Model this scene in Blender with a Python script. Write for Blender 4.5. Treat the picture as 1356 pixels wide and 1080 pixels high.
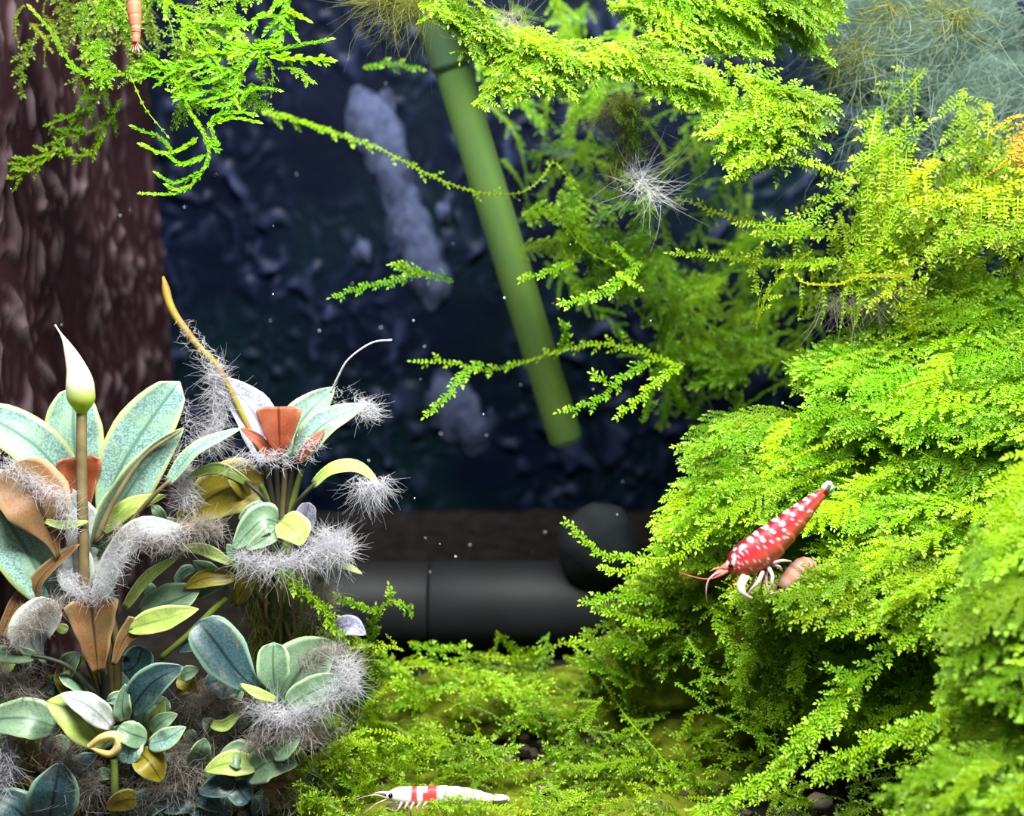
import bpy, math, random
from mathutils import Vector, Matrix, noise

for o in list(bpy.data.objects): bpy.data.objects.remove(o)
R = random.Random(7)
S = 0.01                       # everything below is written in centimetres
SC = bpy.context.scene
COL = SC.collection

# ------------------------------------------------------------------ camera
CAM = Vector((0, 0, 13.0)); PITCH = math.radians(18); F = 1637.0
FWD = Vector((0, math.cos(PITCH), -math.sin(PITCH)))
UP = Vector((0, math.sin(PITCH), math.cos(PITCH)))
RIGHT = Vector((1, 0, 0))
cd = bpy.data.cameras.new('camera'); cam = bpy.data.objects.new('camera', cd); COL.objects.link(cam)
cam.location = CAM * S; cam.rotation_euler = (math.pi / 2 - PITCH, 0, 0)
cd.sensor_width = 36; cd.lens = 36 * F / 1356; cd.clip_start = 0.005; cd.clip_end = 20
cd.dof.use_dof = True; cd.dof.focus_distance = 0.199; cd.dof.aperture_fstop = 15
SC.camera = cam

# ------------------------------------------------------------------ light
w = bpy.data.worlds.new('room'); SC.world = w; w.use_nodes = True
w.node_tree.nodes['Background'].inputs[0].default_value = (0.9, 0.95, 1.0, 1)
w.node_tree.nodes['Background'].inputs[1].default_value = 0.26
def area(name, loc, target, sx, sy, power, col):
    l = bpy.data.lights.new(name, 'AREA'); l.shape = 'RECTANGLE'; l.size = sx * S; l.size_y = sy * S
    l.energy = power; l.color = col
    o = bpy.data.objects.new(name, l); COL.objects.link(o); o.location = Vector(loc) * S
    o.rotation_euler = (Vector(target) - Vector(loc)).to_track_quat('-Z', 'Y').to_euler()
    return o
area('tank_lamp_offscreen', (2, 13.5, 33), (1.5, 20, 5), 34, 9, 5.5, (1.0, 0.98, 0.94))
vs = SC.view_settings
vs.view_transform = 'Standard'; vs.look = 'None'; vs.gamma = 1; vs.exposure = 0.0; vs.use_curve_mapping = False

# ------------------------------------------------------------------ helpers
def P(px, py, d):
    return CAM + (RIGHT * ((px - 678) / F) + UP * ((540 - py) / F) + FWD) * d
def ray(px, py):
    return RIGHT * ((px - 678) / F) + UP * ((540 - py) / F) + FWD
def PW(px, py, y=31.0):
    r = ray(px, py); return CAM + r * (y / r.y)
def PF(px, py, z=0.0):
    r = ray(px, py); return CAM + r * ((z - CAM.z) / r.z)
def tocam(p): return (CAM - p).normalized()
def sm(a, b, x):
    t = max(0.0, min(1.0, (x - a) / (b - a) if b != a else 0)); return t * t * (3 - 2 * t)
def rv(a=1.0): return Vector((R.uniform(-a, a), R.uniform(-a, a), R.uniform(-a, a)))

class MB:
    def __init__(s): s.v = []; s.f = []; s.m = []; s.c = []; s.uv = {}
    def vert(s, p, c=(0, 0, 0)):
        s.v.append((p[0] * S, p[1] * S, p[2] * S)); s.c.append((c[0], c[1], c[2], 1)); return len(s.v) - 1
    def face(s, *idx, m=0): s.f.append(idx); s.m.append(m)
    def mesh(s, name, mats, smooth=True):
        me = bpy.data.meshes.new(name); me.from_pydata(s.v, [], s.f)
        for m in mats: me.materials.append(m)
        if any(s.m): me.polygons.foreach_set('material_index', s.m)
        if smooth: me.polygons.foreach_set('use_smooth', [True] * len(s.f))
        a = me.attributes.new('col', 'FLOAT_COLOR', 'POINT')
        a.data.foreach_set('color', [x for c in s.c for x in c])
        me.update(); return me
    def build(s, name, mats, parent=None, smooth=True):
        if not isinstance(mats, (list, tuple)): mats = [mats]
        o = bpy.data.objects.new(name, s.mesh(name, mats, smooth)); COL.objects.link(o)
        if parent: attach(o, parent)
        return o
def attach(o, parent):
    o.parent = parent
    o.matrix_parent_inverse = Matrix.Translation(-WLOC[parent.name]) if parent.name in WLOC else Matrix.Identity(4)
WLOC = {}
def empty(name, p):
    e = bpy.data.objects.new(name, None); COL.objects.link(e); e.location = p * S; e.empty_display_size = 0.01
    WLOC[e.name] = p * S
    return e
def tag(o, label, cat=None, group=None, kind=None):
    if label: o['label'] = label
    if cat: o['category'] = cat
    if group: o['group'] = group
    if kind: o['kind'] = kind
    return o
def spline(pts, n):
    """Catmull-Rom through pts -> n+1 points"""
    k = len(pts)
    if k == 2: return [pts[0].lerp(pts[1], i / n) for i in range(n + 1)]
    q = [pts[0] * 2 - pts[1]] + list(pts) + [pts[-1] * 2 - pts[-2]]
    out = []
    for i in range(n + 1):
        t = i / n * (k - 1); j = min(int(t), k - 2); t -= j
        a, b, c, d = q[j:j + 4]
        out.append(0.5 * ((2 * b) + (c - a) * t + (2 * a - 5 * b + 4 * c - d) * t * t + (3 * b - a - 3 * c + d) * t ** 3))
    return out
def tube(mb, pts, rad, sides=6, c=(0, 0, 0), m=0, cap=True, cfun=None):
    """rad: number or function of t"""
    n = len(pts); rings = []
    ref = Vector((0.31, 0.17, 0.93))
    for i, p in enumerate(pts):
        t = (pts[min(i + 1, n - 1)] - pts[max(i - 1, 0)]).normalized()
        a = t.cross(ref)
        if a.length < 1e-3: a = t.cross(Vector((1, 0, 0)))
        a.normalize(); b = t.cross(a); ref = -b if False else ref
        r = rad(i / (n - 1)) if callable(rad) else rad
        cc = cfun(i / (n - 1)) if cfun else c
        rings.append([mb.vert(p + (a * math.cos(2 * math.pi * k / sides) + b * math.sin(2 * math.pi * k / sides)) * r, cc) for k in range(sides)])
    for i in range(n - 1):
        for k in range(sides):
            k2 = (k + 1) % sides
            mb.face(rings[i][k], rings[i][k2], rings[i + 1][k2], rings[i + 1][k], m=m)
    if cap:
        mb.face(*rings[0][::-1], m=m); mb.face(*rings[-1], m=m)

# ------------------------------------------------------------------ materials
def nt(name):
    m = bpy.data.materials.new(name); m.use_nodes = True; t = m.node_tree; t.nodes.clear()
    out = t.nodes.new('ShaderNodeOutputMaterial'); return m, t, out
def nd(t, kind, **kw):
    n = t.nodes.new(kind)
    for k, v in kw.items():
        if k.startswith('i_'):
            key = k[2:]; key = int(key) if key.isdigit() else key.replace('_', ' ')
            n.inputs[key].default_value = v
        else: setattr(n, k, v)
    return n
def rgb(r, g, b):
    f = lambda x: (x / 255) / 12.92 if x / 255 <= 0.04045 else ((x / 255 + 0.055) / 1.055) ** 2.4
    return (f(r), f(g), f(b), 1)
def mixc(t, fac, a, b, blend='MIX'):
    n = t.nodes.new('ShaderNodeMix'); n.data_type = 'RGBA'; n.blend_type = blend
    for s, v in ((n.inputs[0], fac), (n.inputs[6], a), (n.inputs[7], b)):
        if hasattr(v, 'is_output'): t.links.new(v, s)
        else: s.default_value = v
    return n.outputs[2]
def ramp(t, fac, stops):
    n = t.nodes.new('ShaderNodeValToRGB'); e = n.color_ramp.elements
    while len(e) < len(stops): e.new(0.5)
    for i, (p, c) in enumerate(stops): e[i].position = p; e[i].color = c
    t.links.new(fac, n.inputs[0]); return n.outputs[0]

def moss_mat():
    m, t, out = nt('moss'); L = t.links.new
    at = nd(t, 'ShaderNodeAttribute', attribute_name='col'); sp = nd(t, 'ShaderNodeSeparateColor'); L(at.outputs[0], sp.inputs[0])
    oi = nd(t, 'ShaderNodeObjectInfo')
    base = ramp(t, oi.outputs['Random'], [(0, (0.075, 0.25, 0.001, 1)), (0.5, (0.15, 0.38, 0.001, 1)), (1, (0.26, 0.46, 0.001, 1))])
    c = mixc(t, sp.outputs[1], base, (0.30, 0.38, 0.012, 1))         # stems
    c = mixc(t, 1.0, c, oi.outputs['Color'], 'MULTIPLY')
    tipc = mixc(t, 0.75, (0.44, 0.74, 0.07, 1), mixc(t, 1.0, (0.44, 0.74, 0.07, 1), oi.outputs['Color'], 'MULTIPLY'))
    c = mixc(t, sp.outputs[0], c, tipc)            # young tips
    dif = nd(t, 'ShaderNodeBsdfDiffuse'); L(c, dif.inputs[0])
    tr = nd(t, 'ShaderNodeBsdfTranslucent'); c2 = mixc(t, 0.35, c, (0.5, 0.75, 0.02, 1), 'MULTIPLY'); L(c, tr.inputs[0])
    mx = nd(t, 'ShaderNodeMixShader'); mx.inputs[0].default_value = 0.36; L(dif.outputs[0], mx.inputs[1]); L(tr.outputs[0], mx.inputs[2])
    gl = nd(t, 'ShaderNodeBsdfGlossy'); gl.inputs['Roughness'].default_value = 0.35
    m2 = nd(t, 'ShaderNodeMixShader'); m2.inputs[0].default_value = 0.012; L(mx.outputs[0], m2.inputs[1]); L(gl.outputs[0], m2.inputs[2])
    L(m2.outputs[0], out.inputs[0]); return m
def simple(name, col, rough=0.6, col2=None, scale=300.0, detail=3, bump=0.0, spec=0.3, trans=0.0, lo=0.35, hi=0.65, vcol=False, alpha=1.0):
    m, t, out = nt(name); L = t.links.new
    p = nd(t, 'ShaderNodeBsdfPrincipled'); p.inputs['Roughness'].default_value = rough
    p.inputs['Specular IOR Level'].default_value = spec
    tc = nd(t, 'ShaderNodeTexCoord'); no = nd(t, 'ShaderNodeTexNoise'); L(tc.outputs['Object'], no.inputs['Vector'])
    no.inputs['Scale'].default_value = scale; no.inputs['Detail'].default_value = detail
    if vcol:
        at = nd(t, 'ShaderNodeAttribute', attribute_name='col'); c = at.outputs[0]
        if col2: c = mixc(t, no.outputs[0], c, col2, 'MULTIPLY')
    else:
        c = ramp(t, no.outputs[0], [(lo, col), (hi, col2 or col)])
    L(c, p.inputs['Base Color'])
    if bump:
        b = nd(t, 'ShaderNodeBump'); b.inputs['Strength'].default_value = 1; b.inputs['Distance'].default_value = bump * S
        L(no.outputs[0], b.inputs['Height']); L(b.outputs[0], p.inputs['Normal'])
    sh = p.outputs[0]
    if trans:
        tr = nd(t, 'ShaderNodeBsdfTranslucent'); L(c, tr.inputs[0])
        mx = nd(t, 'ShaderNodeMixShader'); mx.inputs[0].default_value = trans; L(sh, mx.inputs[1]); L(tr.outputs[0], mx.inputs[2]); sh = mx.outputs[0]
    if alpha < 1:
        tp = nd(t, 'ShaderNodeBsdfTransparent')
        mx = nd(t, 'ShaderNodeMixShader'); mx.inputs[0].default_value = alpha; L(tp.outputs[0], mx.inputs[1]); L(sh, mx.inputs[2]); sh = mx.outputs[0]
    L(sh, out.inputs[0]); return m
def leaf_mat(name, body, dots, edge, rib, dotamt=0.5, rough=0.45, trans=0.2, stain=None):
    """col attribute: r = along, g = |across|"""
    m, t, out = nt(name); L = t.links.new
    at = nd(t, 'ShaderNodeAttribute', attribute_name='col'); sp = nd(t, 'ShaderNodeSeparateColor'); L(at.outputs[0], sp.inputs[0])
    tc = nd(t, 'ShaderNodeTexCoord')
    no = nd(t, 'ShaderNodeTexNoise'); L(tc.outputs['Object'], no.inputs['Vector']); no.inputs['Scale'].default_value = 3200; no.inputs['Detail'].default_value = 2
    n2 = nd(t, 'ShaderNodeTexNoise'); L(tc.outputs['Object'], n2.inputs['Vector']); n2.inputs['Scale'].default_value = 260; n2.inputs['Detail'].default_value = 3
    f = ramp(t, no.outputs[0], [(0.42, (0, 0, 0, 1)), (0.60, (dotamt, dotamt, dotamt, 1))])
    c = mixc(t, f, body, dots)
    e = ramp(t, n2.outputs[0], [(0.40, (0, 0, 0, 1)), (0.7, (0.7, 0.7, 0.7, 1))])
    c = mixc(t, e, c, stain or edge)
    n4 = nd(t, 'ShaderNodeTexNoise'); L(tc.outputs['Object'], n4.inputs['Vector']); n4.inputs['Scale'].default_value = 420; n4.inputs['Detail'].default_value = 5; n4.inputs['Roughness'].default_value = 0.7
    g4 = ramp(t, n4.outputs[0], [(0.54, (0, 0, 0, 1)), (0.72, (0.65, 0.65, 0.65, 1))]); c = mixc(t, g4, c, rgb(104, 100, 84))   # grime
    ed = ramp(t, sp.outputs[1], [(0.78, (0, 0, 0, 1)), (0.96, (1, 1, 1, 1))]); c = mixc(t, ed, c, edge)
    ri = ramp(t, sp.outputs[1], [(0.03, (1, 1, 1, 1)), (0.10, (0, 0, 0, 1))]); c = mixc(t, ri, c, rib)
    p = nd(t, 'ShaderNodeBsdfPrincipled'); L(c, p.inputs['Base Color']); p.inputs['Roughness'].default_value = rough; p.inputs['Specular IOR Level'].default_value = 0.4
    b = nd(t, 'ShaderNodeBump'); b.inputs['Strength'].default_value = 0.5; b.inputs['Distance'].default_value = 0.02 * S
    L(n2.outputs[0], b.inputs['Height']); L(b.outputs[0], p.inputs['Normal'])
    tr = nd(t, 'ShaderNodeBsdfTranslucent'); L(c, tr.inputs[0])
    mx = nd(t, 'ShaderNodeMixShader'); mx.inputs[0].default_value = trans; L(p.outputs[0], mx.inputs[1]); L(tr.outputs[0], mx.inputs[2])
    L(mx.outputs[0], out.inputs[0]); return m
def hair_mat(name, c1, c2, trans=0.45, alpha=0.8):
    return simple(name, c1, 0.7, c2, 500, 2, spec=0.1, trans=trans, alpha=alpha)

M = {}
M['moss'] = moss_mat()
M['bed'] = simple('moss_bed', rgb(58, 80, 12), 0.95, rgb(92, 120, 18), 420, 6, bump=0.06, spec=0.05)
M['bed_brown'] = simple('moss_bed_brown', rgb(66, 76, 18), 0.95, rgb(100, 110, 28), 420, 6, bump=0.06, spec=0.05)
M['orange_moss'] = simple('withered_moss', rgb(196, 168, 36), 0.7, rgb(186, 140, 50), 500, trans=0.35)
M['T'] = leaf_mat('leaf_teal', rgb(150, 190, 178), rgb(72, 116, 118), rgb(196, 214, 136), rgb(92, 132, 112), 0.8, stain=rgb(150, 186, 150))
M['L'] = leaf_mat('leaf_lilac', rgb(176, 176, 206), rgb(92, 96, 140), rgb(190, 200, 200), rgb(110, 110, 140), 0.8, stain=rgb(190, 190, 214))
M['G'] = leaf_mat('leaf_green', rgb(150, 174, 84), rgb(104, 136, 64), rgb(196, 212, 124), rgb(120, 150, 60), 0.4, stain=rgb(186, 208, 110))
M['D'] = leaf_mat('leaf_dark', rgb(52, 84, 82), rgb(24, 44, 56), rgb(120, 156, 128), rgb(20, 36, 40), 0.8, 0.35, 0.08, stain=rgb(40, 66, 74))
M['K'] = leaf_mat('leaf_sage', rgb(108, 140, 108), rgb(70, 104, 80), rgb(160, 190, 140), rgb(66, 96, 70), 0.6, 0.4, 0.15, stain=rgb(128, 156, 124))
M['O'] = leaf_mat('leaf_rust', rgb(184, 98, 64), rgb(150, 72, 48), rgb(206, 140, 104), rgb(116, 56, 36), 0.4, 0.5, 0.45, stain=rgb(170, 100, 66))
M['B'] = leaf_mat('leaf_ochre', rgb(150, 108, 62), rgb(112, 78, 48), rgb(176, 150, 106), rgb(84, 58, 36), 0.6, 0.5, 0.35, stain=rgb(128, 112, 72))
M['Y'] = leaf_mat('leaf_olive', rgb(146, 136, 40), rgb(104, 96, 26), rgb(196, 196, 110), rgb(90, 84, 24), 0.5, 0.4, 0.4, stain=rgb(164, 152, 40))
M['S'] = leaf_mat('leaf_silver', rgb(186, 196, 190), rgb(146, 160, 156), rgb(204, 212, 190), rgb(140, 150, 140), 0.4, 0.5, 0.3, stain=rgb(206, 206, 216))
M['under'] = leaf_mat('leaf_underside', rgb(120, 128, 84), rgb(96, 104, 66), rgb(160, 170, 110), rgb(100, 90, 56), 0.4)
M['petiole'] = simple('petiole', rgb(136, 122, 84), 0.5, rgb(96, 84, 54), 200, trans=0.2)
M['petiole_dark'] = simple('petiole_dark', rgb(60, 62, 50), 0.5, rgb(40, 40, 34), 200)
M['petiole_green'] = simple('petiole_green', rgb(120, 140, 56), 0.5, rgb(96, 110, 50), 200, trans=0.2)
M['spathe'] = simple('spathe', rgb(250, 250, 224), 0.45, vcol=True, trans=0.35)
M['fuzz'] = hair_mat('algae_fuzz_pale', rgb(230, 230, 234), rgb(200, 200, 208), 0.5, 0.42)
M['fuzz_g'] = hair_mat('algae_fuzz_grey', rgb(196, 190, 182), rgb(156, 148, 138), 0.5, 0.5)
M['fuzz_b'] = hair_mat('algae_fuzz_brown', rgb(150, 160, 80), rgb(116, 118, 56), 0.5, 0.6)
M['fuzz_t'] = hair_mat('algae_fuzz_teal', rgb(150, 172, 156), rgb(104, 132, 118), alpha=0.45)
M['pale_blue_blob'] = hair_mat('translucent_pale_blue', rgb(176, 194, 246), rgb(146, 166, 226), 0.3, 0.055)
M['tube'] = simple('tube_glass', rgb(124, 156, 74), 0.2, rgb(104, 142, 80), 60, 3, spec=0.5, trans=0.35, alpha=0.74)
M['tube_strip'] = simple('tube_highlight', rgb(170, 214, 84), 0.4, rgb(140, 190, 84), 60, 3, spec=0.3, trans=0.4, alpha=0.75)
M['hose'] = simple('hose_sleeve', rgb(104, 132, 90), 0.4, rgb(84, 116, 88), 60, 3, spec=0.3, trans=0.3, alpha=0.75)
M['black_pipe'] = simple('black_plastic', rgb(24, 27, 30), 0.6, rgb(19, 22, 25), 80, 4, spec=0.22)
M['stone'] = simple('dark_stone', rgb(8, 14, 20), 0.8, rgb(18, 26, 32), 150, 5, bump=0.03)
M['soil'] = simple('soil', rgb(20, 18, 17), 0.95, rgb(34, 31, 29), 260, 6, bump=0.05, spec=0.1)
M['grain'] = simple('soil_grain', rgb(48, 42, 38), 0.85, rgb(96, 84, 76), 90, 2, spec=0.15)
M['speck'] = simple('speck', rgb(225, 235, 245), 0.4)
M['shell'] = simple('shrimp_shell', rgb(255, 255, 255), 0.42, spec=0.25, vcol=True, trans=0.12)
M['eye'] = simple('shrimp_eye', rgb(14, 8, 10), 0.2)
M['limb'] = simple('shrimp_limb', rgb(236, 214, 214), 0.4, rgb(206, 170, 176), 700, trans=0.4)
M['limb_red'] = simple('shrimp_limb_red', rgb(214, 96, 84), 0.4, rgb(226, 150, 130), 700, trans=0.4)
def wall_mat(name, base, base2, tint, film):
    m, t, out = nt(name); L = t.links.new
    tc = nd(t, 'ShaderNodeTexCoord'); n1 = nd(t, 'ShaderNodeTexNoise'); L(tc.outputs['Object'], n1.inputs['Vector'])
    n1.inputs['Scale'].default_value = 38; n1.inputs['Detail'].default_value = 5
    c = ramp(t, n1.outputs[0], [(0.35, base), (0.68, base2)])
    if tint:
        n3 = nd(t, 'ShaderNodeTexNoise'); L(tc.outputs['Object'], n3.inputs['Vector']); n3.inputs['Scale'].default_value = 22; n3.inputs['Detail'].default_value = 4
        f3 = ramp(t, n3.outputs[0], [(0.45, (0, 0, 0, 1)), (0.65, (1, 1, 1, 1))]); c = mixc(t, f3, c, tint)
    at = nd(t, 'ShaderNodeAttribute', attribute_name='col'); sp = nd(t, 'ShaderNodeSeparateColor'); L(at.outputs[0], sp.inputs[0])
    c = mixc(t, sp.outputs[0], c, film)
    p = nd(t, 'ShaderNodeBsdfPrincipled'); L(c, p.inputs['Base Color']); p.inputs['Roughness'].default_value = 0.5; p.inputs['Specular IOR Level'].default_value = 0.12
    n2 = nd(t, 'ShaderNodeTexNoise'); L(tc.outputs['Object'], n2.inputs['Vector']); n2.inputs['Scale'].default_value = 160; n2.inputs['Detail'].default_value = 4
    b = nd(t, 'ShaderNodeBump'); b.inputs['Strength'].default_value = 1; b.inputs['Distance'].default_value = 0.03 * S
    L(n2.outputs[0], b.inputs['Height']); L(b.outputs[0], p.inputs['Normal']); L(p.outputs[0], out.inputs[0]); return m
M['back'] = wall_mat('back_wall', rgb(2, 7, 24), rgb(5, 14, 34), rgb(6, 24, 30), rgb(40, 48, 78))
M['left'] = wall_mat('left_wall', rgb(30, 16, 19), rgb(46, 27, 31), None, rgb(100, 86, 92))

# ------------------------------------------------------------------ the tank
XL, XR, YB, HT = -8.85, 15.0, 31.0, 24.0
def slab(name, a, b, mat):
    mb = MB(); v = [mb.vert((x, y, z)) for x in (a[0], b[0]) for y in (a[1], b[1]) for z in (a[2], b[2])]
    for f in ((0, 1, 3, 2), (4, 6, 7, 5), (0, 4, 5, 1), (2, 3, 7, 6), (0, 2, 6, 4), (1, 5, 7, 3)): mb.face(*[v[i] for i in f])
    o = mb.build(name, mat, smooth=False); o['kind'] = 'structure'; return o
def lumpy(name, org, ux, uz, W, H, nrm, mat, th, nu, nv, amp, dens):
    """tank wall: a slab whose inner face carries a knobbly film of growth"""
    mb = MB(); g = []
    for i in range(nu + 1):
        col = []
        for j in range(nv + 1):
            p = org + ux * (W * i / nu) + uz * (H * j / nv)
            q = Vector((p.x + p.y, 0, p.z * 0.75)); q = q + noise.noise_vector(q * 1.1) * 0.45
            k = sm(-0.35, 0.35, noise.noise(q * 0.35 + Vector((7, 3, 1))) + dens)
            h = sm(0.02, 0.62, noise.noise(q * 2.3)) * k + 0.6 * sm(0.05, 0.7, noise.noise(q * 4.4 + Vector((0, 9, 0)))) * k
            edge = min(i, nu - i, j, nv - j) == 0
            col.append(mb.vert(p + nrm * (0 if edge else amp * h), (h * (0.45 + 0.55 * sm(-0.2, 0.5, noise.noise(q * 1.3 + Vector((5, 5, 5))))), 0, 0)))
        g.append(col)
    for i in range(nu):
        for j in range(nv): mb.face(g[i][j], g[i + 1][j], g[i + 1][j + 1], g[i][j + 1])
    c = [mb.vert(org + ux * a + uz * b - nrm * th) for a, b in ((0, 0), (W, 0), (W, H), (0, H))]
    mb.face(*c[::-1])
    for e in ([g[i][0] for i in range(nu + 1)] + [c[1], c[0]], [g[i][nv] for i in range(nu, -1, -1)] + [c[3], c[2]], [g[0][j] for j in range(nv, -1, -1)] + [c[0], c[3]], [g[nu][j] for j in range(nv + 1)] + [c[2], c[1]]): mb.face(*e)
    o = mb.build(name, mat); o['kind'] = 'structure'; return o
lumpy('wall_back', Vector((XL - 0.6, YB, -0.6)), Vector((1, 0, 0)), Vector((0, 0, 1)), XR - XL + 1.2, HT + 0.6, Vector((0, -1, 0)), M['back'], 0.6, 300, 290, 0.16, 0.12)
lumpy('wall_left', Vector((XL, 6, -0.6)), Vector((0, 1, 0)), Vector((0, 0, 1)), YB - 6, HT + 0.6, Vector((1, 0, 0)), M['left'], 0.6, 290, 280, 0.09, 0.3)
slab('wall_right', (XR, 6, -0.6), (XR + 0.6, YB, HT), M['back'])
mb = MB(); nx, ny = 70, 70
gid = [[mb.vert((XL + (XR - XL) * i / nx, 6 + (YB - 6) * j / ny, 0.18 * noise.noise(Vector((i * 0.3, j * 0.3, 0))) + 0.08 * noise.noise(Vector((i, j, 3))))) for j in range(ny + 1)] for i in range(nx + 1)]
for i in range(nx):
    for j in range(ny): mb.face(gid[i][j], gid[i + 1][j], gid[i + 1][j + 1], gid[i][j + 1])
b0 = [mb.vert((x, y, -0.6)) for x, y in ((XL, 6), (XR, 6), (XR, YB), (XL, YB))]; mb.face(*b0[::-1])
o = mb.build('floor', M['soil']); o['kind'] = 'structure'

def blob(mb, c, ax, ay, az, rx, ry, rz, c3, rings=4, seg=7):
    ids = []
    top = mb.vert(c + az * rz, c3); bot = mb.vert(c - az * rz, c3)
    for i in range(1, rings):
        th = math.pi * i / rings
        ids.append([mb.vert(c + ax * (rx * math.sin(th) * math.cos(2 * math.pi * k / seg)) + ay * (ry * math.sin(th) * math.sin(2 * math.pi * k / seg)) + az * (rz * math.cos(th)), c3) for k in range(seg)])
    for k in range(seg):
        k2 = (k + 1) % seg
        mb.face(top, ids[0][k], ids[0][k2]); mb.face(bot, ids[-1][k2], ids[-1][k])
        for i in range(len(ids) - 1): mb.face(ids[i][k], ids[i + 1][k], ids[i + 1][k2], ids[i][k2])

# soil grains
mb = MB()
for i in range(2600):
    x = R.uniform(XL + 0.2, 9); y = R.uniform(15.0, 20.5)
    r = R.uniform(0.05, 0.13)
    blob(mb, Vector((x, y, r * 0.5)), Vector((1, 0, 0)), Vector((0, 1, 0)), Vector((0, 0, 1)), r, r * R.uniform(.7, 1), r * 0.8, (0, 0, 0), 3, 5)
tag(mb.build('soil_grains', M['grain'], smooth=False), 'loose brown soil grains covering the tank floor', 'soil', kind='stuff')

# black pipe on the floor behind the moss, dark round stone leaning on it
root = empty('black_pipe', Vector((0, 23.6, 0)))
def ring_pipe(mb, x0, x1, y, z, r, n=40):
    a = []; b = []
    prof = [(x0, r * 0.8), (x0, r * 0.97), (x0 + 0.04, r), (x1 - 0.04, r), (x1, r * 0.97), (x1, r * 0.8)]
    rr = [[mb.vert((x, y + q * math.cos(2 * math.pi * k / n), z + q * math.sin(2 * math.pi * k / n))) for k in range(n)] for x, q in prof]
    for i in range(len(prof)):
        j = (i + 1) % len(prof)
        for k in range(n): mb.face(rr[i][k], rr[i][(k + 1) % n], rr[j][(k + 1) % n], rr[j][k])
mb = MB(); ring_pipe(mb, -1.72, 3.2, 23.6, 0.93, 0.95); mb.build('pipe_body', M['black_pipe'], root)
mb = MB(); ring_pipe(mb, -5.2, -1.74, 23.6, 0.93, 0.93); mb.build('pipe_socket', M['black_pipe'], root)
tag(root, 'black plastic pipe lying on the floor behind the moss', 'pipe')
mb = MB(); c = P(792, 724, 25.3)
pts = []
n = 24
for i in range(n + 1):
    th = math.pi * i / n
    pts.append([])
    for k in range(32):
        d = Vector((math.sin(th) * math.cos(k * math.pi / 16), math.sin(th) * math.sin(k * math.pi / 16), math.cos(th)))
        q = 1 + 0.10 * noise.noise(d * 1.6) + 0.03 * noise.noise(d * 5)
        pts[i].append(mb.vert(c + Vector((d.x * 0.82, d.y * 0.6, d.z * 0.96)) * q))
for i in range(n):
    for k in range(32): mb.face(pts[i][k], pts[i + 1][k], pts[i + 1][(k + 1) % 32], pts[i][(k + 1) % 32])
tag(mb.build('dark_stone', M['stone']), 'smooth near-black stone perched on the black pipe', 'stone')

# glass tube
a = P(562, -30, 23.6); b = P(748, 578, 25.6); axis = (b - a).normalized(); L_ = (b - a).length
root = empty('glass_tube', a)
def tube_shell(mb, a, b, r0, r1, n=32, round_end=True):
    ax = (b - a).normalized(); u = ax.cross(Vector((0, 1, 0))).normalized(); v = ax.cross(u)
    prof = []
    for i in range(17): prof.append((a.lerp(b, i / 16), r0))
    if round_end:
        for i in range(1, 6):
            t = i / 5 * math.pi / 2; prof.append((b + ax * (r0 * 0.55 * math.sin(t)), max(r0 * math.cos(t), r0 * 0.02)))
    rings = [[mb.vert(p + (u * math.cos(2 * math.pi * k / n) + v * math.sin(2 * math.pi * k / n)) * r) for k in range(n)] for p, r in prof]
    for i in range(len(rings) - 1):
        for k in range(n): mb.face(rings[i][k], rings[i][(k + 1) % n], rings[i + 1][(k + 1) % n], rings[i + 1][k])
    mb.face(*rings[-1])
mb = MB(); tube_shell(mb, a, b, 0.355, 0.3); mb.build('tube_wall', M['tube'], root)
off = Vector((0.12, 0, 0.02))
mb = MB(); tube_shell(mb, a + off, a.lerp(b, 0.9) + off, 0.10, 0.1, 20); mb.build('highlight_strip', M['tube_strip'], root)  # thin lighter off-axis rod: the tube's highlight, built in as shape and colour
mb = MB(); tube_shell(mb, a, a.lerp(b, 0.185), 0.395, 0.3, 32, False); tag(mb.build('hose_sleeve', M['hose'], root), 'murky hose end pushed over the tube')
tag(root, 'slanting algae-green glass tube hanging in front of the dark wall', 'tube')

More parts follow.
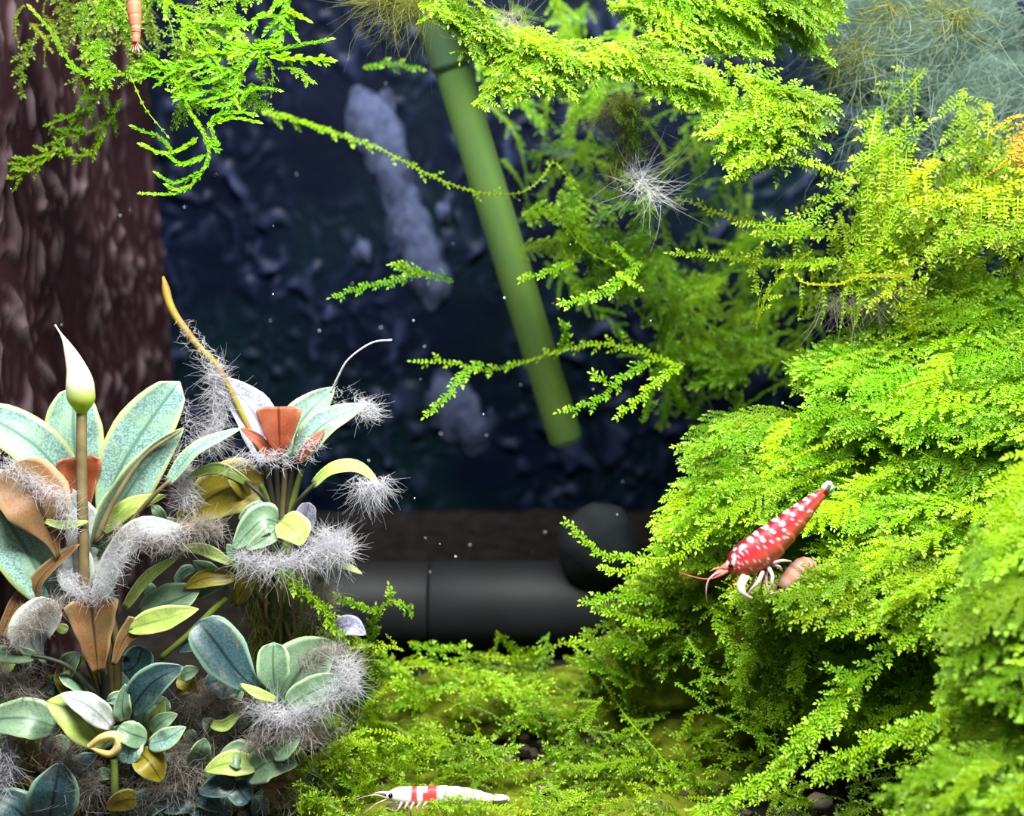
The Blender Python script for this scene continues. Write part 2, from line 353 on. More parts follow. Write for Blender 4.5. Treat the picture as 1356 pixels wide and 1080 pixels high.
# ------------------------------------------------------------------ moss
def leafkite(mb, p, d, n, ln, wd, tip):
    s = d.cross(n); s.normalize()
    n2 = s.cross(d)
    a = mb.vert(p, (tip * 0.6, 0, 0)); b = mb.vert(p + d * (ln * 0.5) + s * wd + n2 * (ln * 0.08), (tip, 0, 0))
    c = mb.vert(p + d * ln - n2 * (ln * 0.06), (min(1, tip + 0.12), 0, 0)); e = mb.vert(p + d * (ln * 0.5) - s * wd + n2 * (ln * 0.08), (tip, 0, 0))
    mb.face(a, b, c, e)
def grow(mb, pts, up, ll, ds, sr, ang=0.9, tip0=0.82, tipmax=0.8, rnd=None, stem=True, jit=0.3):
    """leaf pairs along a polyline"""
    rnd = rnd or R
    n = len(pts); seg = [(pts[i + 1] - pts[i]).length for i in range(n - 1)]; tot = sum(seg)
    if stem: tube(mb, pts, lambda t: sr * (1 - 0.6 * t), 3, (0, 1, 0), cap=False)
    s = ds * 0.5; k = 0; acc = 0; i = 0
    while s < tot:
        while i < n - 2 and acc + seg[i] < s: acc += seg[i]; i += 1
        f = (s - acc) / seg[i] if seg[i] else 0
        p = pts[i].lerp(pts[i + 1], min(1, f)); t = (pts[i + 1] - pts[i]).normalized()
        side = t.cross(up)
        if side.length < 1e-3: side = t.cross(Vector((1, 0.2, 0)))
        side.normalize(); nn = side.cross(t)
        q = s / tot; tip = tipmax * sm(tip0, 1, q)
        for sg in (1, -1):
            a = ang + rnd.uniform(-0.25, 0.25)
            d = t * math.cos(a) + (side * sg) * math.sin(a) + nn * rnd.uniform(-jit, jit + 0.15)
            d.normalize()
            l = ll * rnd.uniform(0.75, 1.2) * (1 - 0.35 * q)
            leafkite(mb, p, d, nn, l, l * 0.25, tip)
        s += ds * rnd.uniform(0.8, 1.2); k += 1
    t = (pts[-1] - pts[-2]).normalized(); side = t.cross(up)
    if side.length > 1e-3:
        leafkite(mb, pts[-1], t, side.normalized().cross(t), ll * 0.9, ll * 0.22, tipmax)
def branch(mb, p, t, side, up, sg, ln, ang, rnd, ll, ds, curl=0.35, droop=0.25, tipmax=0.8, lang=0.9, tip0=0.7):
    d = (t * math.cos(ang) + side * sg * math.sin(ang)).normalized(); q = [p]; n = 5; step = ln / n
    for j in range(n):
        d = (d + t * (curl / n) - up * (droop / n) + Vector((rnd.uniform(-1, 1), rnd.uniform(-1, 1), rnd.uniform(-1, 1))) * 0.09).normalized()
        q.append(q[-1] + d * step)
    grow(mb, q, up, ll, ds, 0.008, ang=lang, rnd=rnd, tipmax=tipmax, tip0=tip0)
def frond(mb, pts, up, rnd, ll=0.085, ds=0.047, bstep=0.16, bmax=0.5, bmin=0.15, shape='fern', bang=1.0, tipmax=0.8, sr=0.013, lang=0.9, skip=0.0, bdroop=0.25):
    grow(mb, pts, up, ll, ds, sr, ang=lang, rnd=rnd, tipmax=tipmax, tip0=0.86)
    n = len(pts); seg = [(pts[i + 1] - pts[i]).length for i in range(n - 1)]; tot = sum(seg)
    s = bstep * 0.6; acc = 0; i = 0; sg = 1
    while bmax > 0 and s < tot * 0.96:
        while i < n - 2 and acc + seg[i] < s: acc += seg[i]; i += 1
        p = pts[i].lerp(pts[i + 1], min(1, (s - acc) / seg[i])); t = (pts[i + 1] - pts[i]).normalized()
        side = t.cross(up); side = side.normalized() if side.length > 1e-3 else Vector((0, 0, 1)); nn = side.cross(t)
        q = s / tot
        if shape == 'fern': bl = bmin + (bmax - bmin) * (1 - q) ** 0.7 * sm(-0.1, 0.25, q)
        else: bl = rnd.uniform(bmin, bmax) * (1.1 - 0.6 * q)
        if rnd.random() >= skip:
            sd = side if shape != 'bush' else (side * math.cos(rnd.uniform(-1, 1)) + nn * rnd.uniform(-0.8, 0.8)).normalized()
            branch(mb, p, t, sd, nn, sg, bl * rnd.uniform(0.8, 1.15), bang + rnd.uniform(-0.2, 0.2), rnd, ll, ds, tipmax=tipmax, lang=lang, droop=bdroop)
        sg = -sg; s += bstep * rnd.uniform(0.75, 1.25) * 0.5
LIB = {}
def lib(style, ln, k):
    rnd = random.Random(hash((style, k)) % 1000 if False else k * 17 + int(ln * 10) + len(style) * 101)
    n = 10; pts = []; wy = rnd.uniform(-0.12, 0.12) * ln; ph = rnd.uniform(0, 6)
    for i in range(n + 1):
        t = i / n
        pts.append(Vector((ln * t, wy * math.sin(3 * t + ph) - wy * math.sin(ph) + 0.02 * rnd.uniform(-1, 1), ln * (0.10 * math.sin(math.pi * t) - 0.10 * t * t))))
    mb = MB(); up = Vector((0, 0, 1))
    if style == 'fern': frond(mb, pts, up, rnd, bstep=0.15, bmax=0.30 * ln, bmin=0.16, bang=0.95)
    if style == 'bush': frond(mb, pts, up, rnd, bstep=0.15, bmax=0.26 * ln, bmin=0.14, shape='bush', bang=0.9)
    if style == 'comb': frond(mb, pts, up, rnd, bstep=0.30, bmax=0.45 * ln, bmin=0.2, bang=1.15, ll=0.11, ds=0.07, lang=1.15, sr=0.012, skip=0.15)
    if style == 'string': frond(mb, pts, up, rnd, bstep=0.45, bmax=0.22 * ln, bmin=0.1, shape='bush', bang=0.9, skip=0.3, ds=0.07)
    if style == 'fine': frond(mb, pts, up, rnd, ll=0.075, ds=0.05, bstep=0.22, bmax=0.30 * ln, bmin=0.12, shape='bush', bang=0.95, sr=0.010)
    return mb.mesh('moss_frond_' + style, [M['moss']], smooth=False)
for st in ('fern', 'bush', 'comb', 'string', 'fine'):
    for ln in (0.9, 1.5, 2.3):
        for k in range(4): LIB[(st, ln, k)] = lib(st, ln, k)
def place(parent, root, tip, style, tint=(1, 1, 1), face=None, roll=0.6):
    d = tip - root; L = d.length
    ln = min((0.9, 1.5, 2.3), key=lambda q: abs(math.log(q / L)))
    me = LIB[(style, ln, R.randrange(4))]
    x = d.normalized(); f = (face or (tocam(tip) * 0.7 + Vector((0, 0, 1)))) + rv(roll)
    z = f - x * f.dot(x)
    if z.length < 1e-3: z = Vector((0, 0, 1)) - x * x.z
    z.normalize(); y = z.cross(x)
    s = L / ln
    m = Matrix((x, y, z)).transposed().to_4x4() @ Matrix.Diagonal((s, s * R.uniform(.85, 1.15), s, 1))
    m.translation = root * S
    o = bpy.data.objects.new('frond', me); COL.objects.link(o); attach(o, parent); o.matrix_basis = m
    b = R.uniform(0.8, 1.12) * (0.62 + 0.5 * sm(-0.35, 0.4, noise.noise(tip * 1.1)))
    o.color = (tint[0] * b, tint[1] * b, tint[2] * b, 1)
    return o
def inpoly(x, y, poly):
    c = False; j = len(poly) - 1
    for i in range(len(poly)):
        xi, yi = poly[i]; xj, yj = poly[j]
        if (yi > y) != (yj > y) and x < (xj - xi) * (y - yi) / (yj - yi) + xi: c = not c
        j = i
    return c
def spray(parent, poly, n, ang, spread, lmin, lmax, depth, styles, tint=(1, 1, 1), back=0.7, jit=0.4, roll=0.6):
    """tips scattered over a patch of the mound; depth(px,py) is its distance; roots lie behind the tips"""
    xs = [p[0] for p in poly]; ys = [p[1] for p in poly]; k = 0
    while k < n:
        px = R.uniform(min(xs), max(xs)); py = R.uniform(min(ys), max(ys))
        if not inpoly(px, py, poly): continue
        k += 1
        d = depth(px, py) + R.uniform(-jit, jit)
        a = math.radians(ang(px, py) if callable(ang) else ang) + math.radians(R.gauss(0, spread))
        l = R.uniform(lmin, lmax) * 20 / d
        tip = P(px, py, d); root = P(px - math.cos(a) * l, py + math.sin(a) * l, d + back * R.uniform(0.3, 1.3))
        if tip.z < 0.15: tip.z = 0.15
        if root.z < 0.02: root.z = 0.02
        if tip.x < XL + 0.1 or root.x < XL + 0.1: continue
        place(parent, root, tip, R.choice(styles), tint, roll=roll)
def strand(parent, pxpts, ll=0.10, ds=0.06, bstep=0.0, bmax=0.0, bmin=0.12, tint=(1, 1, 1), name='strand', shape='bush', tipmax=0.8, sr=0.014, lang=0.9, n=None, bang=0.9, mat='moss', seed=None, bdroop=0.25, face=None):
    pts = [P(*q) for q in pxpts]
    L = sum((pts[i + 1] - pts[i]).length for i in range(len(pts) - 1))
    q = spline(pts, n or max(8, int(L / 0.12)))
    rnd = random.Random(seed if seed is not None else R.randrange(10 ** 6))
    mb = MB(); up = face or (tocam(pts[0]) * 0.9 + Vector((0, 0, 0.6))).normalized()
    frond(mb, q, up, rnd, ll=ll, ds=ds, bstep=bstep or 1, bmax=bmax, bmin=bmin, shape=shape, tipmax=tipmax, sr=sr, lang=lang, bang=bang, bdroop=bdroop)
    o = mb.build(name, M[mat], parent, smooth=False); o.color = (*tint, 1); return o
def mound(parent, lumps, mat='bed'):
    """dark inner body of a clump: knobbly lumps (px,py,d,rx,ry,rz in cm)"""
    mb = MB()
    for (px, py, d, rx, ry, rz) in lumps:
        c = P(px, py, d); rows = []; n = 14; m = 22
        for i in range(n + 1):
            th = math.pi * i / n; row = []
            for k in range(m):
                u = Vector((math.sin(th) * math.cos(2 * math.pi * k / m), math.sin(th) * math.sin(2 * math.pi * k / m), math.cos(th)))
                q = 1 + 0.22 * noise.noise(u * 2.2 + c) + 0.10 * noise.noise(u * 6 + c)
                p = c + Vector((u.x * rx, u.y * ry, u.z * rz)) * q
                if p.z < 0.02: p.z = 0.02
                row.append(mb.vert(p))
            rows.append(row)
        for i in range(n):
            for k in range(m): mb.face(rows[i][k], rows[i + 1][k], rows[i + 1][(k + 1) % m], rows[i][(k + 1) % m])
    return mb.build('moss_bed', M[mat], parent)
lin = lambda y0, d0, y1, d1, gx=0, x0=0: (lambda px, py: d0 + (d1 - d0) * (py - y0) / (y1 - y0) + gx * (px - x0))

# --- right bank: the moss shelf high on the right
A = empty('moss_clump', P(1300, 540, 21.5))
tag(A, 'bright green moss shelf sloping down from beneath the lacy yellow moss', 'moss', 'moss clumps on the right bank')
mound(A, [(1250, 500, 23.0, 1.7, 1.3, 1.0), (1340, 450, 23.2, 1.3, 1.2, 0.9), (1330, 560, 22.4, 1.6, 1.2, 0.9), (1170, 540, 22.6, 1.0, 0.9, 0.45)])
pol = [(1050, 488), (1110, 455), (1165, 405), (1250, 368), (1310, 385), (1356, 400), (1400, 560), (1150, 570), (1040, 505)]
spray(A, pol, 230, lambda x, y: 172 + (y - 480) * 0.10, 22, 70, 150, lin(380, 21.9, 560, 20.3, -0.0012, 1050), ['fern', 'bush', 'fern'], (0.98, 1.1, 1))
spray(A, [(1040, 480), (1160, 400), (1180, 430), (1060, 520)], 26, 165, 20, 60, 110, lin(380, 21.9, 560, 20.6), ['fern'], (1, 1.05, 1))
strand(A, [(1215, 480, 19.9), (1170, 465, 19.8), (1120, 470, 19.8), (1090, 490, 20)], sr=0.018, ds=0.12, ll=0.06)
strand(A, [(1240, 500, 19.8), (1190, 515, 19.6), (1160, 535, 19.6)], sr=0.016, ds=0.12, ll=0.06)

Bm = empty('moss_clump', P(1150, 720, 21.5))
tag(Bm, 'broad green moss bank spreading left behind the red spotted shrimp', 'moss', 'moss clumps on the right bank')
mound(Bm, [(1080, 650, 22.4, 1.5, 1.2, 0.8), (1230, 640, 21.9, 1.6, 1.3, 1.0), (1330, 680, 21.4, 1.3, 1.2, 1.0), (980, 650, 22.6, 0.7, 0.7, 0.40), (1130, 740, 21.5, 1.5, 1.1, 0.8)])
spray(Bm, [(893, 592), (960, 570), (1040, 550), (1150, 545), (1356, 560), (1400, 640), (1380, 690), (1120, 690), (1080, 660), (1010, 690), (930, 680), (905, 640)], 270, lambda x, y: 178 + (y - 620) * 0.12, 20, 70, 150, lin(550, 21.3, 700, 19.8, -0.001, 1000), ['fern', 'bush', 'fern', 'bush'], (1.0, 1.1, 1))
spray(Bm, [(880, 660), (930, 640), (980, 690), (940, 720), (850, 740)], 30, 200, 18, 60, 110, lin(640, 20.6, 740, 20.3), ['fern'], (1.1, 1.05, 1))
strand(Bm, [(990, 640, 20.3), (950, 650, 20.1), (905, 680, 20.0), (866, 712, 19.9)], bstep=0.25, bmax=0.3, seed=3, tipmax=1)
strand(Bm, [(985, 575, 20.4), (940, 590, 20.2), (892, 592, 20.0)], bstep=0.3, bmax=0.22, seed=5, tipmax=1)
strand(Bm, [(1000, 665, 20.2), (950, 690, 20.0), (900, 735, 19.9), (845, 742, 19.8)], bstep=0.3, bmax=0.3, seed=6, tipmax=1)

spray(A, [(1060, 490), (1180, 420), (1356, 420), (1356, 560), (1150, 560)], 26, lambda x, y: R.uniform(150, 215), 8, 70, 130, lin(380, 21.4, 560, 19.9), ['string'], (1.1, 1.05, 1), 0.4, 0.15)
spray(Bm, [(900, 600), (1100, 565), (1356, 580), (1356, 690), (1110, 690), (930, 680)], 34, lambda x, y: R.uniform(150, 215), 8, 60, 120, lin(550, 20.9, 700, 19.5), ['string'], (1.1, 1.05, 1), 0.4, 0.15)
C = empty('moss_clump', P(1250, 850, 20))
tag(C, 'moss mound under the red spotted shrimp with a dark hollow below', 'moss', 'moss clumps on the right bank')
mound(C, [(1120, 820, 21.2, 1.3, 1.0, 0.65), (1250, 790, 20.5, 1.4, 1.0, 0.8), (1340, 820, 20.0, 1.3, 1.0, 1.0), (1180, 930, 20.9, 1.6, 0.9, 1.0), (1050, 900, 21.6, 1.2, 0.9, 0.9), (1300, 960, 20.0, 1.3, 0.9, 1.0)])
spray(C, [(1010, 790), (1080, 735), (1120, 700), (1240, 690), (1400, 660), (1400, 800), (1230, 830), (1100, 815), (1020, 815)], 200, lambda x, y: 185 + (y - 760) * 0.1, 24, 60, 140, lin(690, 20.2, 820, 18.7, -0.0012, 1050), ['fern', 'bush', 'fine'], (1.08, 1.02, 1))
spray(C, [(945, 770), (1010, 780), (1080, 790), (1090, 815), (1000, 825), (940, 800)], 40, 170, 25, 50, 90, lin(770, 19.9, 820, 19.7), ['fern', 'fine'], (1.12, 1.02, 1))
spray(C, [(1040, 830), (1250, 830), (1300, 900), (1260, 980), (1100, 960), (1040, 930)], 110, 200, 30, 60, 120, lin(830, 20.3, 980, 19.7), ['bush', 'fine'], (0.95, 1.0, 1))
spray(C, [(940, 850), (1060, 840), (1100, 940), (1020, 1010), (930, 950)], 60, lambda x, y: R.choice([200, 240, 270, 300]), 25, 50, 100, lin(840, 20.5, 1000, 20.2), ['fine', 'bush', 'string'], (0.95, 1.0, 1), 0.5, 0.2)
spray(C, [(960, 1040), (1080, 1030), (1230, 1010), (1230, 1085), (960, 1085)], 44, lambda x, y: R.choice([30, 60, 120, 150, 170]), 25, 35, 70, lin(1010, 19.9, 1085, 19.4), ['fine', 'string'], (0.95, 0.95, 1), 0.4, 0.2, 1.0)
strand(C, [(1240, 765, 18.9), (1180, 755, 19), (1120, 765, 19.1), (1070, 780, 19.3)], sr=0.018, ds=0.12, ll=0.06)

spray(C, [(1060, 770), (1150, 710), (1380, 690), (1380, 800), (1200, 830)], 24, lambda x, y: R.uniform(150, 220), 8, 60, 120, lin(690, 19.8, 820, 18.4), ['string'], (1.1, 1.05, 1), 0.4, 0.15)
D = empty('moss_clump', P(1380, 920, 18))
tag(D, 'pale-tipped moss lobe jutting out from the right with long trailing sprays', 'moss', 'moss clumps on the right bank')
mound(D, [(1400, 860, 18.2, 0.9, 0.8, 0.8)])
spray(D, [(1245, 800), (1300, 720), (1356, 690), (1420, 720), (1420, 930), (1330, 930), (1260, 890)], 95, 195, 22, 70, 150, lin(720, 16.9, 930, 16.5), ['fern', 'bush'], (1.0, 1.05, 1), 0.5)
spray(D, [(1230, 880), (1330, 900), (1330, 935), (1230, 950)], 18, 205, 15, 60, 110, lin(800, 17.2, 950, 17.2), ['bush'], (1, 1, 1), 0.4)
for k in range(4):
    j = lambda: R.uniform(-8, 8)
    strand(D, [(1330 + j(), 890 + k * 14, 17.6), (1250 + j(), 945 + k * 5, 18.0), (1180 + j(), 975 + j(), 18.4), (1130 + j(), 1005 + j(), 18.6), (1075 + j(), 1028 + j(), 18.8)], bstep=0.22, bmax=0.42, bmin=0.18, tipmax=1, sr=0.02)
for k in range(4):
    j = lambda: R.uniform(-7, 7)
    strand(D, [(1150 + j(), 890 + j(), 19.2), (1115 + j(), 925 + j(), 19.0), (1070 + j(), 975 + j(), 18.8), (1030 + j(), 1020 + j(), 18.8), (960 + j(), 1060 + j(), 18.9), (905 + j(), 1085, 19)], bstep=0.20, bmax=0.36, bmin=0.15, tipmax=1, sr=0.02)
strand(D, [(1200, 830, 18.6), (1160, 880, 18.7), (1125, 900, 18.8), (1095, 880, 18.9)], bstep=0.2, bmax=0.35, tipmax=1)
strand(D, [(1356, 985, 18), (1240, 1000, 18.6), (1150, 1020, 18.9), (1050, 1045, 19.2), (960, 1075, 19.4)], bstep=0.6, bmax=0.2, ll=0.08, ds=0.12)

E = empty('moss_clump', P(1330, 1120, 16.5))
tag(E, 'moss tuft low in the right corner below the trailing sprays', 'moss', 'moss clumps on the right bank')
mound(E, [(1340, 1110, 17.6, 1.0, 0.7, 0.5)])
spray(E, [(1170, 1068), (1250, 1040), (1310, 1000), (1380, 985), (1420, 1100), (1180, 1100)], 85, 180, 22, 70, 150, lin(1000, 16.9, 1100, 16.2), ['fern', 'bush'], (1.0, 1.05, 1), 0.4)
spray(E, [(1260, 1000), (1356, 970), (1356, 1020), (1270, 1030)], 16, 120, 30, 50, 90, lin(1000, 17.3, 1100, 17), ['bush'], (1.0, 1.0, 1), 0.4)

# --- carpet at the bottom, and the slope left of the shrimp
G = empty('moss_clump', PF(700, 1000, 0.0))
tag(G, 'low moss carpet covering the floor in front of the black pipe', 'moss', 'moss clumps on the floor')
dG = lin(850, 23.6, 1080, 20.2)
mound(G, [(520, 960, 23.4, 1.5, 1.2, 0.6), (640, 930, 23.8, 1.6, 1.0, 0.6), (780, 930, 23.8, 1.5, 1.0, 0.6), (920, 960, 23.0, 1.6, 1.2, 0.8), (600, 1040, 21.9, 2.2, 0.8, 0.30), (850, 1040, 21.9, 2.2, 0.8, 0.32), (590, 1100, 20.2, 2.0, 0.9, 0.42), (850, 1105, 20.2, 1.8, 0.9, 0.42), (430, 1100, 20.6, 1.2, 0.9, 0.4)], 'bed_brown')
spray(G, [(385, 1010), (430, 955), (520, 930), (540, 1000), (450, 1090), (380, 1080)], 46, lambda x, y: R.choice([100, 70, 140, 40]), 25, 45, 90, lin(930, 20.9, 1080, 19.7), ['fine', 'bush', 'string'], (1.15, 1.02, 1), 0.5, 0.3, 1.0)
spray(G, [(440, 1060), (520, 1072), (680, 1075), (690, 1040), (900, 1050), (960, 1070), (900, 1100), (440, 1100)], 75, lambda x, y: R.choice([150, 30, 170, 10, 80]), 25, 30, 70, lin(1040, 19.6, 1080, 19.2), ['fine', 'string', 'bush'], (0.95, 0.88, 1), 0.4, 0.2, 1.0)
spray(G, [(592, 1044), (640, 1044), (650, 1074), (540, 1076), (560, 1062)], 20, lambda x, y: R.choice([60, 120, 90, 20]), 25, 30, 52, lambda x, y: 18.9, ['fine', 'string'], (1.1, 1.0, 1), 0.2, 0.1, 1.0)
spray(G, [(470, 870), (560, 868), (640, 880), (740, 868), (900, 860), (1010, 850), (1050, 960), (990, 1040), (900, 1040), (680, 1030), (450, 1030), (420, 930)], 240, lambda x, y: R.choice([100, 150, 40, 170, 10, 200, 340]), 30, 45, 110, dG, ['fine', 'string', 'fine', 'bush'], (1.0, 0.98, 1), 0.5, 0.5, 1.0)
spray(G, [(420, 1020), (520, 990), (660, 1010), (900, 1000), (960, 1040), (900, 1095), (680, 1095), (420, 1095)], 55, lambda x, y: R.choice([150, 30, 170, 10]), 25, 35, 80, dG, ['fine', 'string'], (1.0, 0.95, 1), 0.3, 0.2, 1.0)
T_ = dict(tipmax=1.0)
strand(G, [(755, 850, 22.6), (790, 890, 22.2), (830, 950, 21.6), (870, 995, 21.2), (905, 1040, 20.8)], ds=0.09, ll=0.09, bstep=0.35, bmax=0.16, sr=0.02, **T_)
strand(G, [(640, 870, 23.2), (700, 868, 23.0), (755, 850, 22.6), (800, 862, 22.8), (850, 870, 22.8)], ds=0.10, bstep=0.5, bmax=0.2, sr=0.018)
strand(G, [(400, 855, 21.5), (470, 890, 22.0), (560, 882, 22.6), (650, 895, 22.6), (720, 905, 22.6)], ds=0.10, bstep=0.4, bmax=0.25, sr=0.018, tint=(1.1, 1.05, 1))
strand(G, [(560, 920, 22.4), (600, 910, 22.2), (650, 918, 22.2), (730, 915, 22.2)], ds=0.10, bstep=0.3, bmax=0.25, **T_)
strand(G, [(540, 830 + 20, 22.8), (580, 860, 22.8), (620, 855, 22.8)], bstep=0.25, bmax=0.25, **T_)
for x, y in ((570, 862), (615, 868), (505, 862), (690, 945), (560, 960), (720, 985), (840, 900), (930, 920), (640, 985), (480, 985)):
    d = dG(x, y) - 0.5
    strand(G, [(x + R.uniform(20, 50), y + R.uniform(20, 45), d + 0.5), (x + 10, y + 15, d + 0.1), (x, y, d)], bstep=0.2, bmax=0.22, **T_)
# sprig climbing at the left end of the carpet
strand(G, [(492, 860, 21.6), (494, 830, 21.2), (500, 808, 21.1), (518, 795, 21.0), (515, 775, 21.0)], bstep=0.2, bmax=0.22, **T_)
strand(G, [(500, 812, 21.1), (470, 800, 21.0), (450, 792, 20.9), (425, 785, 20.9)], bstep=0.3, bmax=0.15, **T_)
strand(G, [(518, 795, 21.0), (535, 800, 21.2), (545, 812, 21.4)], bstep=0.2, bmax=0.18)
strand(G, [(365, 752, 20.0), (395, 775, 20.0), (425, 803, 20.1), (440, 830, 20.2), (470, 850, 20.8)], bstep=0.16, bmax=0.22, tint=(1.25, 1.1, 1))
spray(G, [(425, 800), (450, 830), (520, 880), (560, 900), (480, 920), (430, 860)], 34, 120, 40, 40, 80, lin(800, 21.2, 900, 21.9), ['bush', 'fine'], (1.15, 1.05, 1), 0.4)

H = empty('moss_clump', PF(860, 900, 0.0))
tag(H, 'moss slope with pale tips climbing from the black stone towards the shrimp', 'moss', 'moss clumps on the right bank')
mound(H, [(900, 800, 22.6, 1.1, 0.9, 0.8), (880, 880, 22.8, 1.4, 1.0, 0.8), (970, 830, 22.0, 0.9, 0.8, 0.7)], 'bed_brown')
spray(H, [(790, 810), (830, 760), (905, 740), (960, 750), (985, 800), (980, 880), (900, 900), (760, 870)], 150, lambda x, y: 165 + (y - 800) * 0.1, 35, 45, 105, lin(740, 21.6, 890, 21.6), ['fine', 'bush', 'string'], (0.95, 0.95, 1), 0.5)
strand(H, [(900, 760, 21.2), (850, 740, 21.1), (800, 735, 21.0), (770, 710, 21.1), (750, 688, 21.2)], bstep=0.25, bmax=0.25)
strand(H, [(905, 770, 21.0), (860, 752, 20.9), (820, 757, 20.9), (795, 752, 20.8)], bstep=0.2, bmax=0.22, **T_)
strand(H, [(880, 800, 21.0), (840, 790, 20.9), (800, 790, 20.9), (770, 800, 20.8)], bstep=0.25, bmax=0.3, **T_)
strand(H, [(900, 830, 21.0), (850, 825, 20.9), (820, 815, 20.9), (790, 805, 20.9)], bstep=0.25, bmax=0.3, **T_)
strand(H, [(860, 860, 21.2), (820, 850, 21.2), (780, 855, 21.3), (760, 845, 21.4)], bstep=0.2, bmax=0.25, **T_)
strand(H, [(960, 745, 20.4), (925, 750, 20.4), (890, 747, 20.5), (865, 758, 20.6)], bstep=0.25, bmax=0.2, sr=0.02)

# --- canopy hanging from above
U = empty('moss_clump', P(900, -120, 21.0))
tag(U, 'brightly lit feathery moss canopy hanging beside the glass tube', 'moss', 'moss hanging from above')
mound(U, [(720, 88, 20.9, 0.4, 0.2, 0.14), (1010, 20, 21.6, 0.8, 0.3, 0.3), (900, -120, 21.8, 4.6, 1.2, 0.8)])
Yt = (1.08, 1.04, 1)
spray(U, [(590, 12), (615, 8), (660, 40), (715, 75), (690, 98), (645, 82)], 34, 322, 18, 40, 75, lin(0, 20.1, 100, 20.1), ['fern', 'bush'], Yt, 0.3, 0.2)
spray(U, [(690, 72), (760, 68), (790, 70), (905, 78), (905, 106), (800, 95), (785, 128), (700, 122)], 60, 346, 12, 50, 90, lin(0, 20.1, 100, 20.1), ['fern', 'bush', 'fern'], Yt, 0.3, 0.25)
spray(U, [(655, 95), (690, 100), (690, 132), (668, 136), (650, 112)], 14, 240, 20, 30, 55, lin(0, 20.0, 100, 20.0), ['fern'], Yt, 0.3, 0.2)
spray(U, [(840, 12), (900, -10), (1110, -10), (1118, 40), (1040, 78), (960, 76), (890, 52), (840, 36)], 80, 341, 12, 60, 110, lin(0, 20.6, 100, 20.5), ['fern', 'fern', 'bush'], (1.0, 1.08, 1), 0.3, 0.4)
spray(U, [(1030, 0), (1110, 0), (1128, 60), (1110, 95), (1070, 70)], 16, 320, 20, 45, 80, lin(0, 20.9, 100, 20.8), ['bush'], (1.0, 1.05, 1), 0.3, 0.3)
strand(U, [(570, -30, 20.3), (600, 15, 20.1), (650, 55, 20.0), (700, 90, 20.0), (740, 105, 20)], bstep=0.16, bmax=0.5, tint=Yt, seed=11)
strand(U, [(700, 100, 20), (685, 118, 19.9), (672, 135, 19.9)], bstep=0.15, bmax=0.25, tint=Yt, tipmax=1)

V = empty('moss_clump', P(960, 60, 20.8))
tag(V, 'feathery moss frond cluster with a yellow stem drooping below the canopy', 'moss', 'moss hanging from above')
mound(V, [(1010, 165, 21.2, 0.4, 0.2, 0.2)])
spray(V, [(880, 84), (905, 84), (965, 122), (990, 145), (930, 160), (885, 118)], 26, 327, 10, 60, 100, lin(0, 20.2, 200, 20.2), ['fern', 'fern', 'bush'], Yt, 0.3, 0.25)
spray(V, [(1010, 128), (1060, 122), (1125, 128), (1115, 160), (1095, 205), (1040, 195)], 34, 353, 9, 50, 90, lin(0, 20.2, 200, 20.1), ['fern', 'fern', 'comb'], Yt, 0.3, 0.25)
spray(V, [(915, 165), (960, 158), (1030, 195), (1020, 216), (968, 225), (935, 195)], 34, 200, 16, 45, 85, lin(0, 20.0, 240, 20.0), ['fern', 'fern', 'comb'], Yt, 0.3, 0.25)
strand(V, [(960, 80, 20), (1010, 130, 19.9), (1035, 160, 19.8), (1045, 200, 19.8)], bstep=0.2, bmax=0.7, bmin=0.4, tint=Yt, sr=0.025, bang=1.2)
strand(V, [(1030, 205, 19.8), (990, 215, 19.7), (965, 238, 19.7)], bstep=0.18, bmax=0.16, tint=Yt, sr=0.02, tipmax=1)
strand(V, [(1050, 210, 19.9), (1090, 222, 19.9), (1130, 240, 20)], bstep=0.2, bmax=0.2, tint=Yt)

W = empty('moss_clump', P(1230, 280, 21.5))
tag(W, 'lacy yellow-green moss net with comb-like side shoots above the right bank', 'moss', 'moss hanging from above')
mound(W, [(1190, 290, 23.2, 0.8, 0.4, 0.9), (1310, 260, 23.2, 1.0, 0.4, 0.6)], 'bed_brown')
Wt = (1.12, 0.95, 1)
pol = [(1040, 290), (1120, 220), (1150, 165), (1240, 165), (1310, 205), (1356, 230), (1400, 330), (1280, 340), (1210, 370), (1150, 400), (1070, 360)]
spray(W, pol, 95, lambda x, y: R.choice([90, 80, 100, 190, 215, 235, 270]), 14, 60, 130, lin(160, 21.4, 400, 20.8), ['comb', 'string', 'comb', 'fine'], Wt, 0.5, 0.6)
for q in ([(1380, 308, 20.0), (1300, 312, 19.9), (1250, 325, 19.9), (1225, 345, 20)], [(1380, 236, 20.2), (1320, 252, 20.1), (1265, 268, 20.0), (1215, 265, 20), (1185, 280, 20.1)],
          [(1160, 150, 20.4), (1150, 210, 20.2), (1148, 290, 20.1), (1142, 370, 20.2), (1135, 420, 20.4)], [(1120, 240, 20.2), (1090, 275, 20), (1068, 297, 20), (1000, 297, 20.2), (975, 296, 20.4)],
          [(1200, 250, 20.1), (1180, 290, 20.0), (1165, 330, 20)], [(1265, 268, 20), (1255, 300, 20), (1240, 325, 20)], [(1120, 230, 20.1), (1175, 195, 20), (1232, 160, 20)],
          [(1110, 310, 20.2), (1060, 310, 20.3), (1000, 310, 20.4)]):
    strand(W, q, ll=0.12, ds=0.075, bstep=0.28, bmax=0.4, bmin=0.2, tint=Wt, sr=0.014, lang=1.15, bang=1.3)
